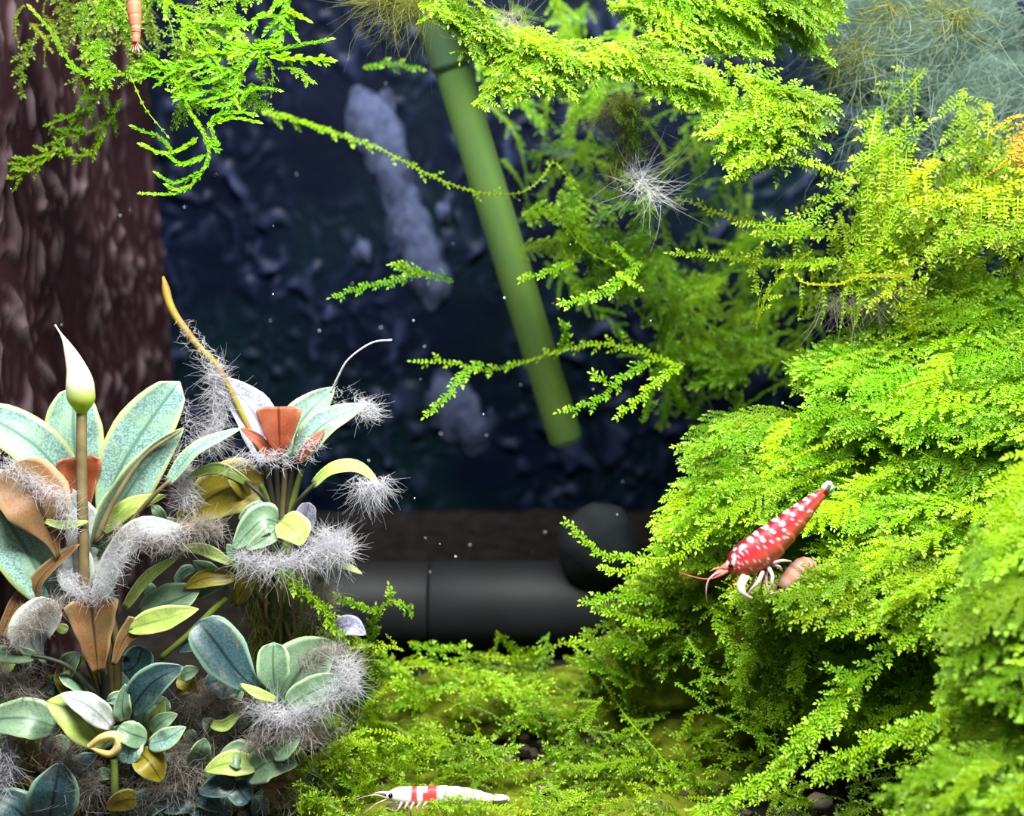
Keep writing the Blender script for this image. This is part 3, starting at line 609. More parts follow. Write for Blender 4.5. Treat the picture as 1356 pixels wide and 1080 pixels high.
for x in (1285, 1300, 1315, 1330, 1348, 1185, 1200, 1170):
    y0 = 262 if x > 1250 else 200
    strand(W, [(x, y0 - 2, 20.1), (x - 1, y0 + 25, 20), (x - 3, y0 + 55, 20)], ll=0.12, ds=0.075, tint=Wt, lang=1.3, sr=0.012)
strand(W, [(1200, 365, 20), (1140, 365, 19.9), (1110, 376, 19.9), (1068, 375, 19.9), (1055, 365, 20)], tint=(1.2, 0.95, 1), sr=0.03, ds=0.12, ll=0.07)
for x, y in ((1060, 375), (1115, 385), (1135, 380), (1090, 380)):
    strand(W, [(x, y, 20.0), (x + 2, y + 22, 20), (x - 2, y + 45, 20.1)], ll=0.08, tint=(0.95, 0.9, 1), lang=0.7)
strand(W, [(1100, 345, 20.6), (1030, 348, 20.8), (960, 340, 21), (885, 335, 21.2)], bstep=0.35, bmax=0.22, tint=Wt)
strand(W, [(1010, 320, 20.8), (1000, 350, 20.8), (1003, 385, 20.8)], bstep=0.3, bmax=0.2, tint=Wt)
strand(W, [(1020, 300, 21), (960, 285, 21.3), (900, 262, 21.6)], bstep=0.5, bmax=0.15, tint=Wt, ds=0.1)
strand(W, [(1110, 345, 20.1), (1075, 350, 20.2), (1040, 350, 20.4)], bstep=0.25, bmax=0.2, tint=Wt)

# --- hanging moss at the top left
X = empty('moss_clump', P(270, -40, 20.6))
tag(X, 'curling fern-like moss hanging over the brown wall corner', 'moss', 'moss hanging from above')
gt = (0.95, 1.1, 1)
kw = dict(ll=0.095, ds=0.035, lang=0.42, tipmax=0.6)
def XS(pts, d=20.1, tint=gt, b=None, dz=0.0, **k2):
    q = [(x, y, d + dz * i) for i, (x, y) in enumerate(pts)]
    a = dict(kw); a.update(k2)
    if b: a.update(bstep=b[0], bmax=b[1], bmin=b[2])
    strand(X, q, tint=tint, **a)
XS([(205, -20), (265, 50), (300, 105), (316, 142)], sr=0.02, b=(0.5, 0.5, 0.3))
XS([(378, -20), (374, 30), (366, 58), (330, 80), (305, 115)], ll=0.12, b=(0.3, 0.5, 0.3))
XS([(382, -10), (376, 25), (372, 56)], ll=0.13)
XS([(370, 55), (345, 62), (305, 68), (262, 70)], ll=0.12, b=(0.3, 0.35, 0.2))
XS([(355, 68), (395, 60), (438, 52)], ll=0.10)
XS([(355, 75), (395, 78), (440, 80)], ll=0.11, b=(0.2, 0.12, 0.08))
XS([(376, 12), (390, 18), (408, 27)], ll=0.11)
XS([(372, 22), (345, 22), (325, 33), (290, 30), (262, 28)], ll=0.11, b=(0.35, 0.3, 0.2))
XS([(370, 60), (330, 62), (300, 55), (280, 43)], ll=0.12)
XS([(330, 85), (300, 92), (270, 85), (240, 92), (185, 85)], b=(0.25, 0.4, 0.25))
XS([(315, 95), (280, 108), (240, 110), (180, 95)], tint=gt, b=(0.3, 0.35, 0.2))
XS([(320, 105), (290, 118), (255, 125), (232, 128)], b=(0.3, 0.3, 0.2))
XS([(318, 120), (290, 128), (265, 133), (225, 120)], ll=0.11)
XS([(316, 135), (290, 140), (270, 138), (255, 132)], ll=0.11)
XS([(318, 138), (330, 120), (350, 117), (370, 120)], ll=0.09)
XS([(275, 170), (290, 152), (315, 148), (335, 152)], ll=0.12)
XS([(285, 162), (310, 156), (342, 162)], ll=0.10)
XS([(190, 70), (225, 100), (250, 145), (270, 178), (276, 208), (258, 240), (232, 256), (188, 256)], ll=0.10, sr=0.02)
XS([(272, 180), (288, 198), (280, 170)], ll=0.11)
XS([(262, 182), (240, 198), (215, 203), (188, 192)], ll=0.11)
XS([(272, 205), (250, 216), (235, 216), (224, 206)], ll=0.12)
XS([(268, 226), (245, 238), (228, 242), (208, 230)], ll=0.10)
XS([(250, 245), (236, 252), (222, 246)], ll=0.10)
XS([(232, 205), (212, 182), (192, 175), (176, 168)], tint=(0.8, 0.9, 1))
XS([(170, 95), (190, 140), (205, 160), (220, 178)], ds=0.2, tint=gt)
XS([(180, 84), (165, 97), (130, 99), (105, 95), (80, 65), (66, 40), (40, 10)], ll=0.10, tint=(1.15, 1.05, 1))
XS([(105, 95), (98, 91), (92, 88)], ll=0.09)
for k in range(46):
    x = R.uniform(90, 380); y = R.uniform(-20, 110)
    if x < 190 and y > 60: continue
    place(X, P(x, y, 20.9), P(x + R.uniform(-70, 50), y + R.uniform(10, 60), 20.5), R.choice(['fern', 'string', 'fern']), (0.9, 1.0, 1) if R.random() < 0.7 else (0.8, 0.95, 1), roll=0.8)

X2 = empty('moss_clump', P(60, -20, 21.6))
tag(X2, 'dull olive moss trailing down in front of the brown wall', 'moss', 'moss hanging from above')
ot = (0.8, 0.72, 1.2)
for q in ([(150, 90, 21.4), (130, 130, 21.3), (100, 150, 21.3), (62, 165, 21.3)], [(160, 130, 21.4), (140, 165, 21.4), (90, 180, 21.4), (70, 168, 21.4)], [(140, 170, 21.4), (125, 200, 21.4), (95, 205, 21.4), (75, 185, 21.4)],
          [(80, 195, 21.4), (60, 205, 21.4), (30, 215, 21.5), (-10, 217, 21.5)], [(75, 200, 21.4), (40, 225, 21.4), (10, 236, 21.4), (-15, 232, 21.4)], [(110, 110, 21.4), (115, 150, 21.4), (75, 190, 21.4), (80, 205, 21.4)]):
    strand(X2, q, ll=0.10, ds=0.045, lang=0.5, bstep=0.35, bmax=0.4, bmin=0.2, tint=ot, tipmax=0.15)
for k in range(44):
    x = R.uniform(-20, 190); y = R.uniform(-30, 60)
    r_ = P(x, y, 22.0); t_ = P(x + R.uniform(-50, 50), y + R.uniform(20, 70), 21.6)
    if min(r_.x, t_.x) < XL + 0.15: continue
    place(X2, r_, t_, R.choice(['string', 'fine']), (0.75, 0.62, 1.5), roll=1.0)

# --- moss growing on the back wall behind the tube
Z = empty('moss_clump', PW(850, 300, 30.5))
tag(Z, 'loose green moss curtain on the back wall right of the tube', 'moss', 'moss on the back wall')
zt = (0.9, 1.0, 1)
spray(Z, [(620, 60), (900, 100), (1010, 300), (1060, 480), (980, 560), (860, 560), (760, 420), (690, 280)], 70, lambda x, y: R.choice([200, 230, 250, 300]), 25, 90, 190, lambda x, y: R.uniform(25.5, 28), ['string', 'fine', 'bush'], zt, 0.8, 0.2)
spray(Z, [(850, 380), (930, 420), (1010, 500), (980, 555), (900, 520), (840, 460)], 40, lambda x, y: R.choice([200, 230, 320, 120]), 20, 80, 150, lambda x, y: R.uniform(23.8, 25.5), ['string', 'bush'], zt, 0.8, 0.2)
spray(Z, [(760, 270), (850, 300), (830, 400), (760, 380), (740, 330)], 26, lambda x, y: R.choice([200, 250, 300, 330]), 25, 50, 100, lambda x, y: R.uniform(22.5, 24), ['bush', 'fern'], zt, 0.6, 0.2)
lt = (0.95, 1.0, 1)
strand(Z, [(850, 345, 21.5), (820, 375, 21.2), (785, 392, 21.0), (742, 402, 20.9)], bstep=0.2, bmax=0.28, tint=(1.1, 1.1, 1), tipmax=1)
strand(Z, [(815, 360, 21.2), (830, 370, 21.1), (848, 382, 21.1)], tint=(1.1, 1.1, 1), tipmax=1)
strand(Z, [(810, 320, 21.6), (830, 340, 21.4), (843, 355, 21.4)], tint=lt)
strand(Z, [(760, 345, 22), (720, 362, 21.8), (690, 368, 21.8)], bstep=0.3, bmax=0.2, tint=zt)
strand(Z, [(742, 275, 22), (750, 300, 21.8), (775, 330, 21.7), (810, 350, 21.5)], tint=zt, ds=0.2)
strand(Z, [(860, 480, 22), (825, 500, 21.4), (790, 530, 21.1), (738, 546, 21)], bstep=0.3, bmax=0.22, tint=lt, tipmax=1)
strand(Z, [(905, 480, 22), (870, 505, 21.4), (845, 530, 21.2), (815, 552, 21.1)], bstep=0.3, bmax=0.25, tint=lt, tipmax=1)
strand(Z, [(805, 510, 21.3), (795, 502, 21.2), (783, 495, 21.2)], bstep=0.2, bmax=0.12, tint=lt, tipmax=1)
strand(Z, [(905, 490, 22), (860, 470, 22.2), (800, 455, 22.5), (740, 465, 22.8), (690, 480, 23.5), (640, 490, 23), (600, 480, 22.6), (545, 478, 22.6)], bstep=0.4, bmax=0.3, tint=zt, ds=0.08)
strand(Z, [(640, 480, 22.5), (612, 495, 22), (592, 525, 21.6), (562, 552, 21.4)], bstep=0.25, bmax=0.2, tint=(1, 1.05, 1), tipmax=0.8)
strand(Z, [(740, 465, 22.6), (750, 440, 22.3), (742, 425, 22.2)], bstep=0.2, bmax=0.2, tint=zt)
strand(Z, [(500, 195, 23), (555, 225, 22.8), (600, 245, 22.6), (640, 256, 22.5), (690, 255, 22.5), (718, 235, 22.7), (735, 215, 22.9), (760, 248, 22.9)], bstep=0.6, bmax=0.3, tint=zt, ds=0.10, ll=0.07, sr=0.018)
strand(Z, [(345, 148, 24), (390, 158, 24), (440, 175, 24), (500, 195, 23.4)], bstep=0.4, bmax=0.25, tint=zt)
strand(Z, [(600, 372, 23), (555, 362, 22.4), (520, 372, 22), (480, 380, 21.8), (438, 394, 21.6)], bstep=0.3, bmax=0.2, tint=(0.85, 1.0, 1), tipmax=0.5)
strand(Z, [(560, 365, 22.4), (535, 352, 22.2), (520, 350, 22)], bstep=0.2, bmax=0.2, tint=zt)
strand(Z, [(850, 560, 24), (900, 430, 24), (960, 440, 24.2), (1040, 470, 24.5)], bstep=0.4, bmax=0.3, tint=zt)
strand(Z, [(480, 90, 24), (520, 85, 24), (560, 92, 24)], bstep=0.3, bmax=0.3, tint=zt)

# withered sprig at the right edge
Q = empty('withered_sprig', P(1380, 220, 21))
tag(Q, 'orange withered moss sprig beside the grey hair algae', 'moss')
strand(Q, [(1375, 150, 20.3), (1345, 155, 20.3), (1330, 162, 20.2), (1315, 172, 20.2)], mat='orange_moss', ll=0.10, ds=0.05, lang=0.4, sr=0.025)
strand(Q, [(1375, 160, 20.4), (1350, 185, 20.4), (1345, 215, 20.4), (1372, 235, 20.5)], mat='orange_moss', ll=0.12, bstep=0.2, bmax=0.3, sr=0.02)
strand(Q, [(1372, 195, 20.5), (1340, 205, 20.4), (1322, 222, 20.3), (1306, 233, 20.2)], mat='orange_moss', ll=0.05, sr=0.018)

# ------------------------------------------------------------------ hair algae
def hairs(mb, p, n, ln, dirv, spread, r=0.008, curl=0.5, seg=4, jit=0.1):
    for _ in range(n):
        d = (dirv + rv(spread)).normalized(); l = ln * R.choice((0.4, 0.6, 0.8, 1.0, 1.35)) * R.uniform(0.8, 1.2); q = [p + rv(jit)]
        b = rv(curl)
        for j in range(seg):
            d = (d + b * (1.0 / seg) + rv(0.18)).normalized(); q.append(q[-1] + d * (l / seg))
        tube(mb, q, lambda t: r * (1 - 0.75 * t), 3, cap=False)
def tuft(name, pts, n, lnpx, mat, label=None, cat=None, parent=None, dirv=None, spread=1.0, r=0.008, curl=0.7, jit=0.13, samples=None, group=None):
    p3 = [P(*q) for q in pts]; L = sum((p3[i + 1] - p3[i]).length for i in range(len(p3) - 1)) if len(p3) > 1 else 0
    q = spline(p3, samples or max(2, int(L / 0.06))) if len(p3) > 1 else p3
    mb = MB(); n = int(n * 1.7); r *= 0.72; per = max(1, n // len(q))
    ln = lnpx / F * pts[0][2]
    for a in q: hairs(mb, a, per, ln, dirv or Vector((0, 0, 0)), spread, r, curl, jit=jit)
    o = mb.build(name, M[mat], parent, smooth=False); o['kind'] = 'stuff'
    if label: tag(o, label, cat, group)
    return o
HA = empty('hair_algae', P(1240, -30, 23))
tag(HA, 'cloudy grey-green hair algae mass at the top beside the canopy', 'algae', kind='stuff')
mb = MB()
for i in range(520):
    px = R.uniform(1090, 1420); py = R.uniform(-40, 230)
    if px < 1120 and py > 120: continue
    if 1280 < px < 1356 and 50 < py < 75: continue
    hairs(mb, P(px, py, R.uniform(21.6, 24.5)), 3, R.uniform(0.8, 1.9), Vector((-0.3, 0, -0.4)), 1.0, 0.009, 1.3, 6)
mb.build('filaments', M['fuzz_t'], HA, smooth=False)['kind'] = 'stuff'
mb = MB()
for i in range(70):
    px = R.uniform(1120, 1330); py = R.uniform(0, 220)
    hairs(mb, P(px, py, R.uniform(21.0, 22)), 2, R.uniform(0.8, 1.6), Vector((-0.2, 0, -0.6)), 0.8, 0.008, 1.4, 6)
mb.build('pale_filaments', M['fuzz_t'], HA, smooth=False)['kind'] = 'stuff'
mb = MB()
for (px, py) in ((1245, 15), (1265, 25), (1185, 15), (1140, 60), (1110, 80)):
    for k in range(10): hairs(mb, P(px + R.uniform(-18, 18), py + R.uniform(-18, 18), 21.6), 5, 0.8, Vector((0, 0, -0.3)), 1, 0.012, 1, 5)
mb.build('greener_filaments', M['fuzz_b'], HA, smooth=False)['kind'] = 'stuff'
mb = MB()
for (px, py, d, rx, ry, rz) in ((1220, 60, 25.6, 2.2, 0.6, 1.6), (1330, 160, 25.6, 1.6, 0.6, 1.4)):
    c = P(px, py, d); blob(mb, c, RIGHT, Vector((0, 1, 0)), Vector((0, 0, 1)), rx, ry, rz, (0, 0, 0), 10, 18)
M['algae_core'] = simple('algae_core', rgb(58, 76, 68), 0.95, rgb(40, 58, 54), 200, 5, bump=0.1, spec=0.05)
mb.build('algae_core', M['algae_core'], HA)

tuft('algae_tuft', [(800, 150, 21.4), (830, 130, 21.2), (835, 170, 21.2), (815, 220, 21.2)], 300, 70, 'fuzz_b', 'brown-green algae tuft dangling under the lit moss canopy', 'algae', spread=0.9, dirv=Vector((0, 0, -0.5)), r=0.007)
tuft('algae_tuft', [(835, 225, 21), (850, 245, 20.8), (870, 262, 20.8)], 110, 55, 'fuzz', 'white bristly algae tuft below the brown-green tuft', 'algae', spread=1.0, dirv=Vector((0.2, -0.2, 0)), r=0.007, curl=0.35)
tuft('algae_tuft', [(500, -10, 20.8), (535, 0, 20.8), (570, 5, 20.8)], 220, 75, 'fuzz_b', 'beige fuzzy algae around the top of the glass tube', 'algae', spread=0.9, dirv=Vector((-0.4, 0, -0.4)), r=0.008)
tuft('algae_tuft', [(1095, 395, 20.9), (1140, 400, 20.9), (1170, 385, 20.9), (1180, 370, 20.8)], 220, 48, 'fuzz_g', 'grey algae fuzz in the gap under the lacy yellow moss', 'algae', dirv=Vector((0, 0, -0.7)), spread=0.9)
tuft('algae_tuft', [(670, 25, 21), (690, 40, 20.9)], 70, 40, 'fuzz_g', 'small beige algae tuft behind the brightest moss frond', 'algae', spread=0.9)
# pale blue translucent blobs clustered on the back wall
for pts, lab, n in (([(485, 150, 29), (505, 180, 29), (520, 225, 29)], 'pale blue streak high on the dark wall beside the tube', 240),
                    ([(535, 270, 29.2), (550, 310, 29.2), (560, 350, 29.2), (585, 375, 29.2)], 'pale blue streak running down to the dark wall moss sprig', 300),
                    ([(585, 525, 27.5), (612, 545, 27.5), (625, 560, 27.5)], 'pale blue clustered mark by the lower end of the tube', 320),
                    ([(585, 278, 29.5), (588, 282, 29.5)], 'small pale blue spot left of the tube', 60),
                    ([(480, 330, 29.5), (482, 332, 29.5)], 'tiny pale blue spot on the open dark wall', 50)):
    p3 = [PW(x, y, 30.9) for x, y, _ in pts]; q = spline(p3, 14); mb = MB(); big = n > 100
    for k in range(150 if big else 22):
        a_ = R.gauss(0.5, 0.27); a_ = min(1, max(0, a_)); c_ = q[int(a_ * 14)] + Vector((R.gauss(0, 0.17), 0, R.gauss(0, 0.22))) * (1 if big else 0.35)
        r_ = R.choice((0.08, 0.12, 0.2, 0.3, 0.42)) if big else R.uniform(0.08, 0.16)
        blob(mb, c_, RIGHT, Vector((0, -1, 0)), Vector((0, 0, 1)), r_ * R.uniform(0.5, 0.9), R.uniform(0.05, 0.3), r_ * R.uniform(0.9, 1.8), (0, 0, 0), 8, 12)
    tag(mb.build('pale_blue_mark', M['pale_blue_blob']), lab, 'algae', 'pale blue marks on the back wall')
# ------------------------------------------------------------------ broad-leaved plants
def leaf(parent, pts, wpx, kind, shape='oval', roll=0.0, cup=0.15, wave=0.0, name='leaf', petiole=None, pmat='petiole', label=None):
    """pts: (px,py,d) from the base to the tip along the midrib"""
    p3 = [P(*q) for q in pts]; n = 16; q = spline(p3, n); W = wpx / F * pts[0][2] / 2; m = 8
    mb = MB(); top = []; bot = []; ph = R.uniform(0, 6)
    for i, p in enumerate(q):
        t = i / n; tg = (q[min(i + 1, n)] - q[max(i - 1, 0)]).normalized()
        vw = tocam(p) + Vector((0, 0, 0.35)); nn = vw - tg * vw.dot(tg)
        nn.normalize(); sd = tg.cross(nn)
        rl = roll; a, b = sd * math.cos(rl) + nn * math.sin(rl), nn * math.cos(rl) - sd * math.sin(rl)
        if shape == 'oval': wd = math.sin(math.pi * min(1, (0.05 + 0.95 * t)) ** 0.85) ** 0.75
        elif shape == 'spoon': wd = (0.10 + 0.9 * sm(0.05, 0.55, t)) * math.sqrt(max(0, 1 - (max(0, t - 0.62) / 0.38) ** 2.4))
        elif shape == 'wedge': wd = (0.16 + 0.84 * t ** 0.9) * (1 if t < 0.93 else 1 - 0.35 * (t - 0.93) / 0.07)
        elif shape == 'round': wd = math.sqrt(max(0, 1 - (2 * t - 1) ** 2)) * 0.95 + 0.05
        else: wd = 0.75 * math.sin(math.pi * min(1, 0.10 + 0.9 * t)) ** 0.6
        wd = max(wd, 0.03) * (1 + 0.09 * noise.noise(Vector((t * 4, ph * 9, 0)))); r1 = []; r2 = []
        for k in range(m + 1):
            v = -1 + 2 * k / m
            h = W * (cup * v * v + wave * math.sin(6 * t + ph) * v + 0.07 * abs(v) * math.sin(11 * t + ph + v) * (1 if wave else 0.5))
            h += W * 0.16 * noise.noise(Vector((t * 3.2, v * 1.6, ph * 7)))
            pp = p + a * (v * wd * W * (1 + 0.07 * noise.noise(Vector((t * 6, v * 3, ph * 5))))) + b * (h * wd)
            th = 0.014 * (1 - 0.8 * abs(v)) + (0.010 if abs(v) < 0.05 else 0)
            cc = (t, abs(v), 0)
            r1.append(mb.vert(pp + b * th * 0.4, cc)); r2.append(mb.vert(pp - b * (th + 0.006), cc))
        top.append(r1); bot.append(r2)
    for i in range(n):
        for k in range(m):
            mb.face(top[i][k], top[i][k + 1], top[i + 1][k + 1], top[i + 1][k], m=0)
            mb.face(bot[i][k + 1], bot[i][k], bot[i + 1][k], bot[i + 1][k + 1], m=1)
        mb.face(bot[i][0], top[i][0], top[i + 1][0], bot[i + 1][0], m=0); mb.face(top[i][m], bot[i][m], bot[i + 1][m], top[i + 1][m], m=0)
    for k in range(m): mb.face(top[n][k], top[n][k + 1], bot[n][k + 1], bot[n][k], m=0); mb.face(top[0][k + 1], top[0][k], bot[0][k], bot[0][k + 1], m=0)
    under = M[kind] if kind in ('O', 'B', 'Y', 'S', 'L') else M['under']
    o = mb.build(name, [M[kind], under], parent)
    if label: o['label'] = label
    if petiole:
        mb = MB(); pp = [P(*z) for z in petiole] + [q[1]]
        tube(mb, spline(pp, 12), lambda t: 0.05 - 0.018 * t, 8); mb.build('petiole', M[pmat], o)
    return o
def stalk(parent, pts, rpx, mat, name='stem', sides=10, taper=0.2):
    p3 = [P(*q) for q in pts]; r = rpx / F * pts[0][2]
    mb = MB(); tube(mb, spline(p3, 14), lambda t: r * (1 - taper * t), sides); return mb.build(name, M[mat], parent)

# plant with the white flower
A1 = empty('broad_leaf_plant', PF(150, 1085, 0.0))
tag(A1, 'leafy teal and rust water plant bearing a white pointed flower', 'plant', 'broad-leaved plants')
stalk(A1, [(158, 1080, 21), (152, 960, 20.6), (140, 880, 20.4), (125, 800, 20.2)], 20, 'petiole_dark', taper=0.3)
for dx in (-18, -8, 4, 14, 24):
    stalk(A1, [(145 + dx * 0.4, 930, 20.4), (130 + dx, 850, 20.2), (118 + dx * 0.8, 780, 20.2)], 6, R.choice(['petiole', 'petiole_dark']), 'petiole')
stalk(A1, [(150, 1100, 20.2), (152, 1050, 20.1), (151, 1005, 20.2)], 6, 'petiole_green', 'petiole')
leaf(A1, [(98, 665, 20.6), (60, 602, 20.4), (0, 560, 20.3), (-32, 550, 20.3)], 62, 'T', cup=0.2)
leaf(A1, [(108, 640, 21.0), (98, 580, 21.0), (98, 512, 21.1)], 74, 'T', 'round', cup=0.12)
leaf(A1, [(112, 680, 20.5), (108, 645, 20.5), (104, 604, 20.4)], 60, 'O', 'wedge', cup=0.25, label='rust-coloured young leaf')
leaf(A1, [(122, 730, 20.6), (150, 640, 20.6), (190, 570, 20.6), (238, 505, 20.7)], 72, 'T', 'spoon', cup=0.22, wave=0.12)
leaf(A1, [(128, 725, 20.3), (160, 665, 20.2), (200, 610, 20.2), (243, 566, 20.3)], 52, 'T', cup=0.35, roll=-0.5)
leaf(A1, [(126, 735, 20.4), (150, 680, 20.5), (180, 640, 20.6), (222, 592, 20.7)], 50, 'K', cup=0.2, roll=0.3)
stalk(A1, [(126, 720, 20.0), (150, 665, 20.0), (190, 605, 20.1), (240, 570, 20.2)], 4.5, 'petiole', 'midrib', taper=0.6)
leaf(A1, [(222, 640, 20.0), (260, 595, 20.0), (320, 566, 20.2)], 34, 'T', 'lance', roll=0.6, petiole=[(140, 790, 20.2), (160, 715, 20.1), (195, 665, 20)], cup=0.2)
leaf(A1, [(135, 705, 20.2), (170, 672, 20.1), (221, 655, 20.1)], 26, 'G', cup=0.15)
leaf(A1, [(68, 790, 20.2), (30, 720, 20.0), (-15, 650, 20.0), (-30, 625, 20.0)], 112, 'T', 'lance', cup=0.12)
leaf(A1, [(78, 740, 20.0), (52, 670, 19.9), (12, 615, 20.0)], 88, 'B', 'spoon', cup=0.25, label='ochre leaf underside with a fuzzy rim')
leaf(A1, [(100, 775, 20.3), (120, 720, 20.4), (85, 640, 20.4)], 60, 'S', cup=0.2)
leaf(A1, [(60, 690, 19.9), (85, 695, 19.9), (118, 690, 20.0)], 16, 'G', 'lance')
leaf(A1, [(45, 800, 20.1), (55, 765, 20.0), (105, 720, 20.0)], 30, 'B', 'lance', cup=0.4, roll=0.5)
leaf(A1, [(128, 800, 20.1), (155, 735, 20.0), (190, 700, 19.9), (246, 700, 19.9)], 46, 'S', 'lance', cup=0.3)
leaf(A1, [(110, 800, 20.2), (100, 765, 20.2), (96, 720, 20.3)], 50, 'S', 'spoon', cup=0.3)
leaf(A1, [(130, 890, 20.0), (125, 840, 19.9), (120, 792, 19.9)], 74, 'B', 'wedge', cup=0.3, label='rust-tipped young leaf')
leaf(A1, [(150, 880, 20.0), (165, 845, 20.0), (185, 825, 20)], 34, 'B', 'wedge', cup=0.3)
leaf(A1, [(60, 880, 20.0), (40, 840, 19.8), (75, 795, 19.9)], 56, 'S', 'spoon', cup=0.3)
leaf(A1, [(0, 845, 20.0), (20, 800, 20), (40, 765, 20.1)], 24, 'B', 'lance')
leaf(A1, [(170, 832, 20.0), (215, 820, 19.9), (263, 806, 19.9)], 34, 'G', cup=0.3, petiole=[(150, 870, 20.2), (158, 845, 20.1)], pmat='petiole_green')
leaf(A1, [(185, 815, 20.3), (230, 795, 20.3), (265, 780, 20.3)], 50, 'K', cup=0.2)
leaf(A1, [(165, 805, 20.2), (195, 765, 20.1), (238, 735, 20.1)], 22, 'G', 'lance', cup=0.3)
leaf(A1, [(150, 780, 20.3), (140, 790, 20.3), (145, 830, 20.3)], 22, 'T', 'lance')
leaf(A1, [(45, 868, 19.8), (15, 866, 19.7), (-30, 862, 19.8)], 32, 'K', 'lance', roll=0.4, petiole=[(128, 920, 20.2), (95, 885, 20), (65, 872, 19.9)], pmat='petiole_dark')
leaf(A1, [(72, 962, 20.0), (30, 950, 19.8), (-32, 955, 19.8)], 54, 'K', cup=0.15)
leaf(A1, [(140, 985, 19.8), (105, 945, 19.6), (62, 928, 19.6)], 62, 'G', cup=0.12, label='bright yellow-green leaf')
leaf(A1, [(148, 962, 19.7), (118, 935, 19.5), (80, 918, 19.5)], 34, 'S', cup=0.2)
leaf(A1, [(170, 945, 19.8), (200, 905, 19.6), (243, 882, 19.6)], 48, 'D', cup=0.15)
leaf(A1, [(165, 955, 19.8), (162, 935, 19.7), (166, 905, 19.7)], 24, 'K', cup=0.2)
leaf(A1, [(240, 895, 19.8), (250, 890, 19.7), (264, 886, 19.7)], 20, 'K')
leaf(A1, [(195, 978, 19.7), (175, 972, 19.5), (157, 962, 19.5)], 34, 'K', 'round')
leaf(A1, [(178, 978, 19.7), (172, 990, 19.5), (168, 1012, 19.5)], 34, 'T', 'round')
leaf(A1, [(197, 985, 19.7), (220, 978, 19.5), (246, 962, 19.5)], 30, 'T')
leaf(A1, [(185, 995, 19.7), (200, 1012, 19.5), (215, 1035, 19.6)], 42, 'Y', cup=0.15)
leaf(A1, [(190, 970, 19.9), (190, 950, 19.9), (198, 930, 20)], 40, 'K', 'round')
leaf(A1, [(200, 965, 19.9), (208, 950, 19.8), (218, 928, 19.8)], 22, 'G')
leaf(A1, [(200, 970, 19.8), (215, 955, 19.7), (235, 945, 19.7)], 24, 'K')
leaf(A1, [(62, 1100, 20.0), (72, 1050, 19.8), (80, 1008, 19.9)], 66, 'D', cup=0.15)
leaf(A1, [(50, 1100, 20.0), (20, 1070, 19.8), (-20, 1050, 19.8)], 50, 'D', cup=0.15)
leaf(A1, [(190, 855, 20.6), (180, 880, 20.6), (165, 890, 20.6)], 46, 'D', 'round')
leaf(A1, [(85, 895, 20.2), (98, 880, 20.1), (116, 868, 20.1)], 20, 'G', roll=0.3)
leaf(A1, [(100, 925, 20.3), (85, 900, 20.3), (78, 880, 20.3)], 26, 'Y')
leaf(A1, [(40, 1020, 20.3), (30, 990, 20.2), (10, 975, 20.2)], 40, 'Y')
leaf(A1, [(40, 1000, 20.4), (20, 960, 20.4), (0, 900, 20.5)], 60, 'K')
leaf(A1, [(90, 835, 20.0), (82, 832, 20.0), (70, 828, 20.0)], 14, 'G')
# torn yellow leaf: a curled triangular loop
mb = MB(); lp = [P(x, y, 19.4) for x, y in ((118, 988), (135, 976), (154, 974), (156, 988), (146, 998), (130, 994), (118, 988))]
tube(mb, spline(lp, 24), lambda t: 0.030 + 0.045 * abs(math.sin(3.0 * t + 0.4)), 6, cap=False); M['torn'] = simple('torn_leaf', rgb(226, 214, 150), 0.5, rgb(206, 184, 104), 300, trans=0.3)
tag(mb.build('torn_leaf', M['torn'], A1), 'curled yellow torn leaf with a hole')
# flower: stalk and spathe
stalk(A1, [(112, 800, 20.1), (110, 700, 20.1), (108, 610, 20.2), (108, 545, 20.3)], 7.5, 'petiole', 'flower_stalk', taper=0.1)
q = spline([P(108, 552, 20.3), P(107, 520, 20.2), (P(102, 490, 20.2)), P(88, 455, 20.2), P(73, 430, 20.2)], 30)
mb = MB(); u_ = 20.2 / F
def prof(t): return u_ * (5 + 13.5 * sm(0, 0.2, t) - 4 * sm(0.3, 0.55, t) - 13.3 * sm(0.42, 0.92, t))
rings = []
for i, p in enumerate(q):
    t = i / 30; tg = (q[min(30, i + 1)] - q[max(0, i - 1)]).normalized(); a = tg.cross(FWD).normalized(); b = tg.cross(a)
    g = sm(0.16, 0.40, t); c0 = Vector((0.42, 0.56, 0.03)); c1 = Vector((0.93, 0.93, 0.78)); tipc = Vector((0.9, 0.78, 0.7))
    cc = c0.lerp(c1, g).lerp(tipc, sm(0.8, 1, t))
    row = []
    for k in range(24):
        th = 2 * math.pi * k / 24; r = prof(t) * (1 + 0.16 * max(0, math.cos(th - 2.2)) ** 6 * sm(0.2, 0.4, t))
        row.append(mb.vert(p + (a * math.cos(th) + b * math.sin(th) * 0.85) * r, cc))
    rings.append(row)
for i in range(30):
    for k in range(24): mb.face(rings[i][k], rings[i][(k + 1) % 24], rings[i + 1][(k + 1) % 24], rings[i + 1][k])
mb.face(*rings[0][::-1]); mb.face(*rings[-1])
tag(mb.build('flower_spathe', M['spathe'], A1), 'white pointed spathe with a lime green base')
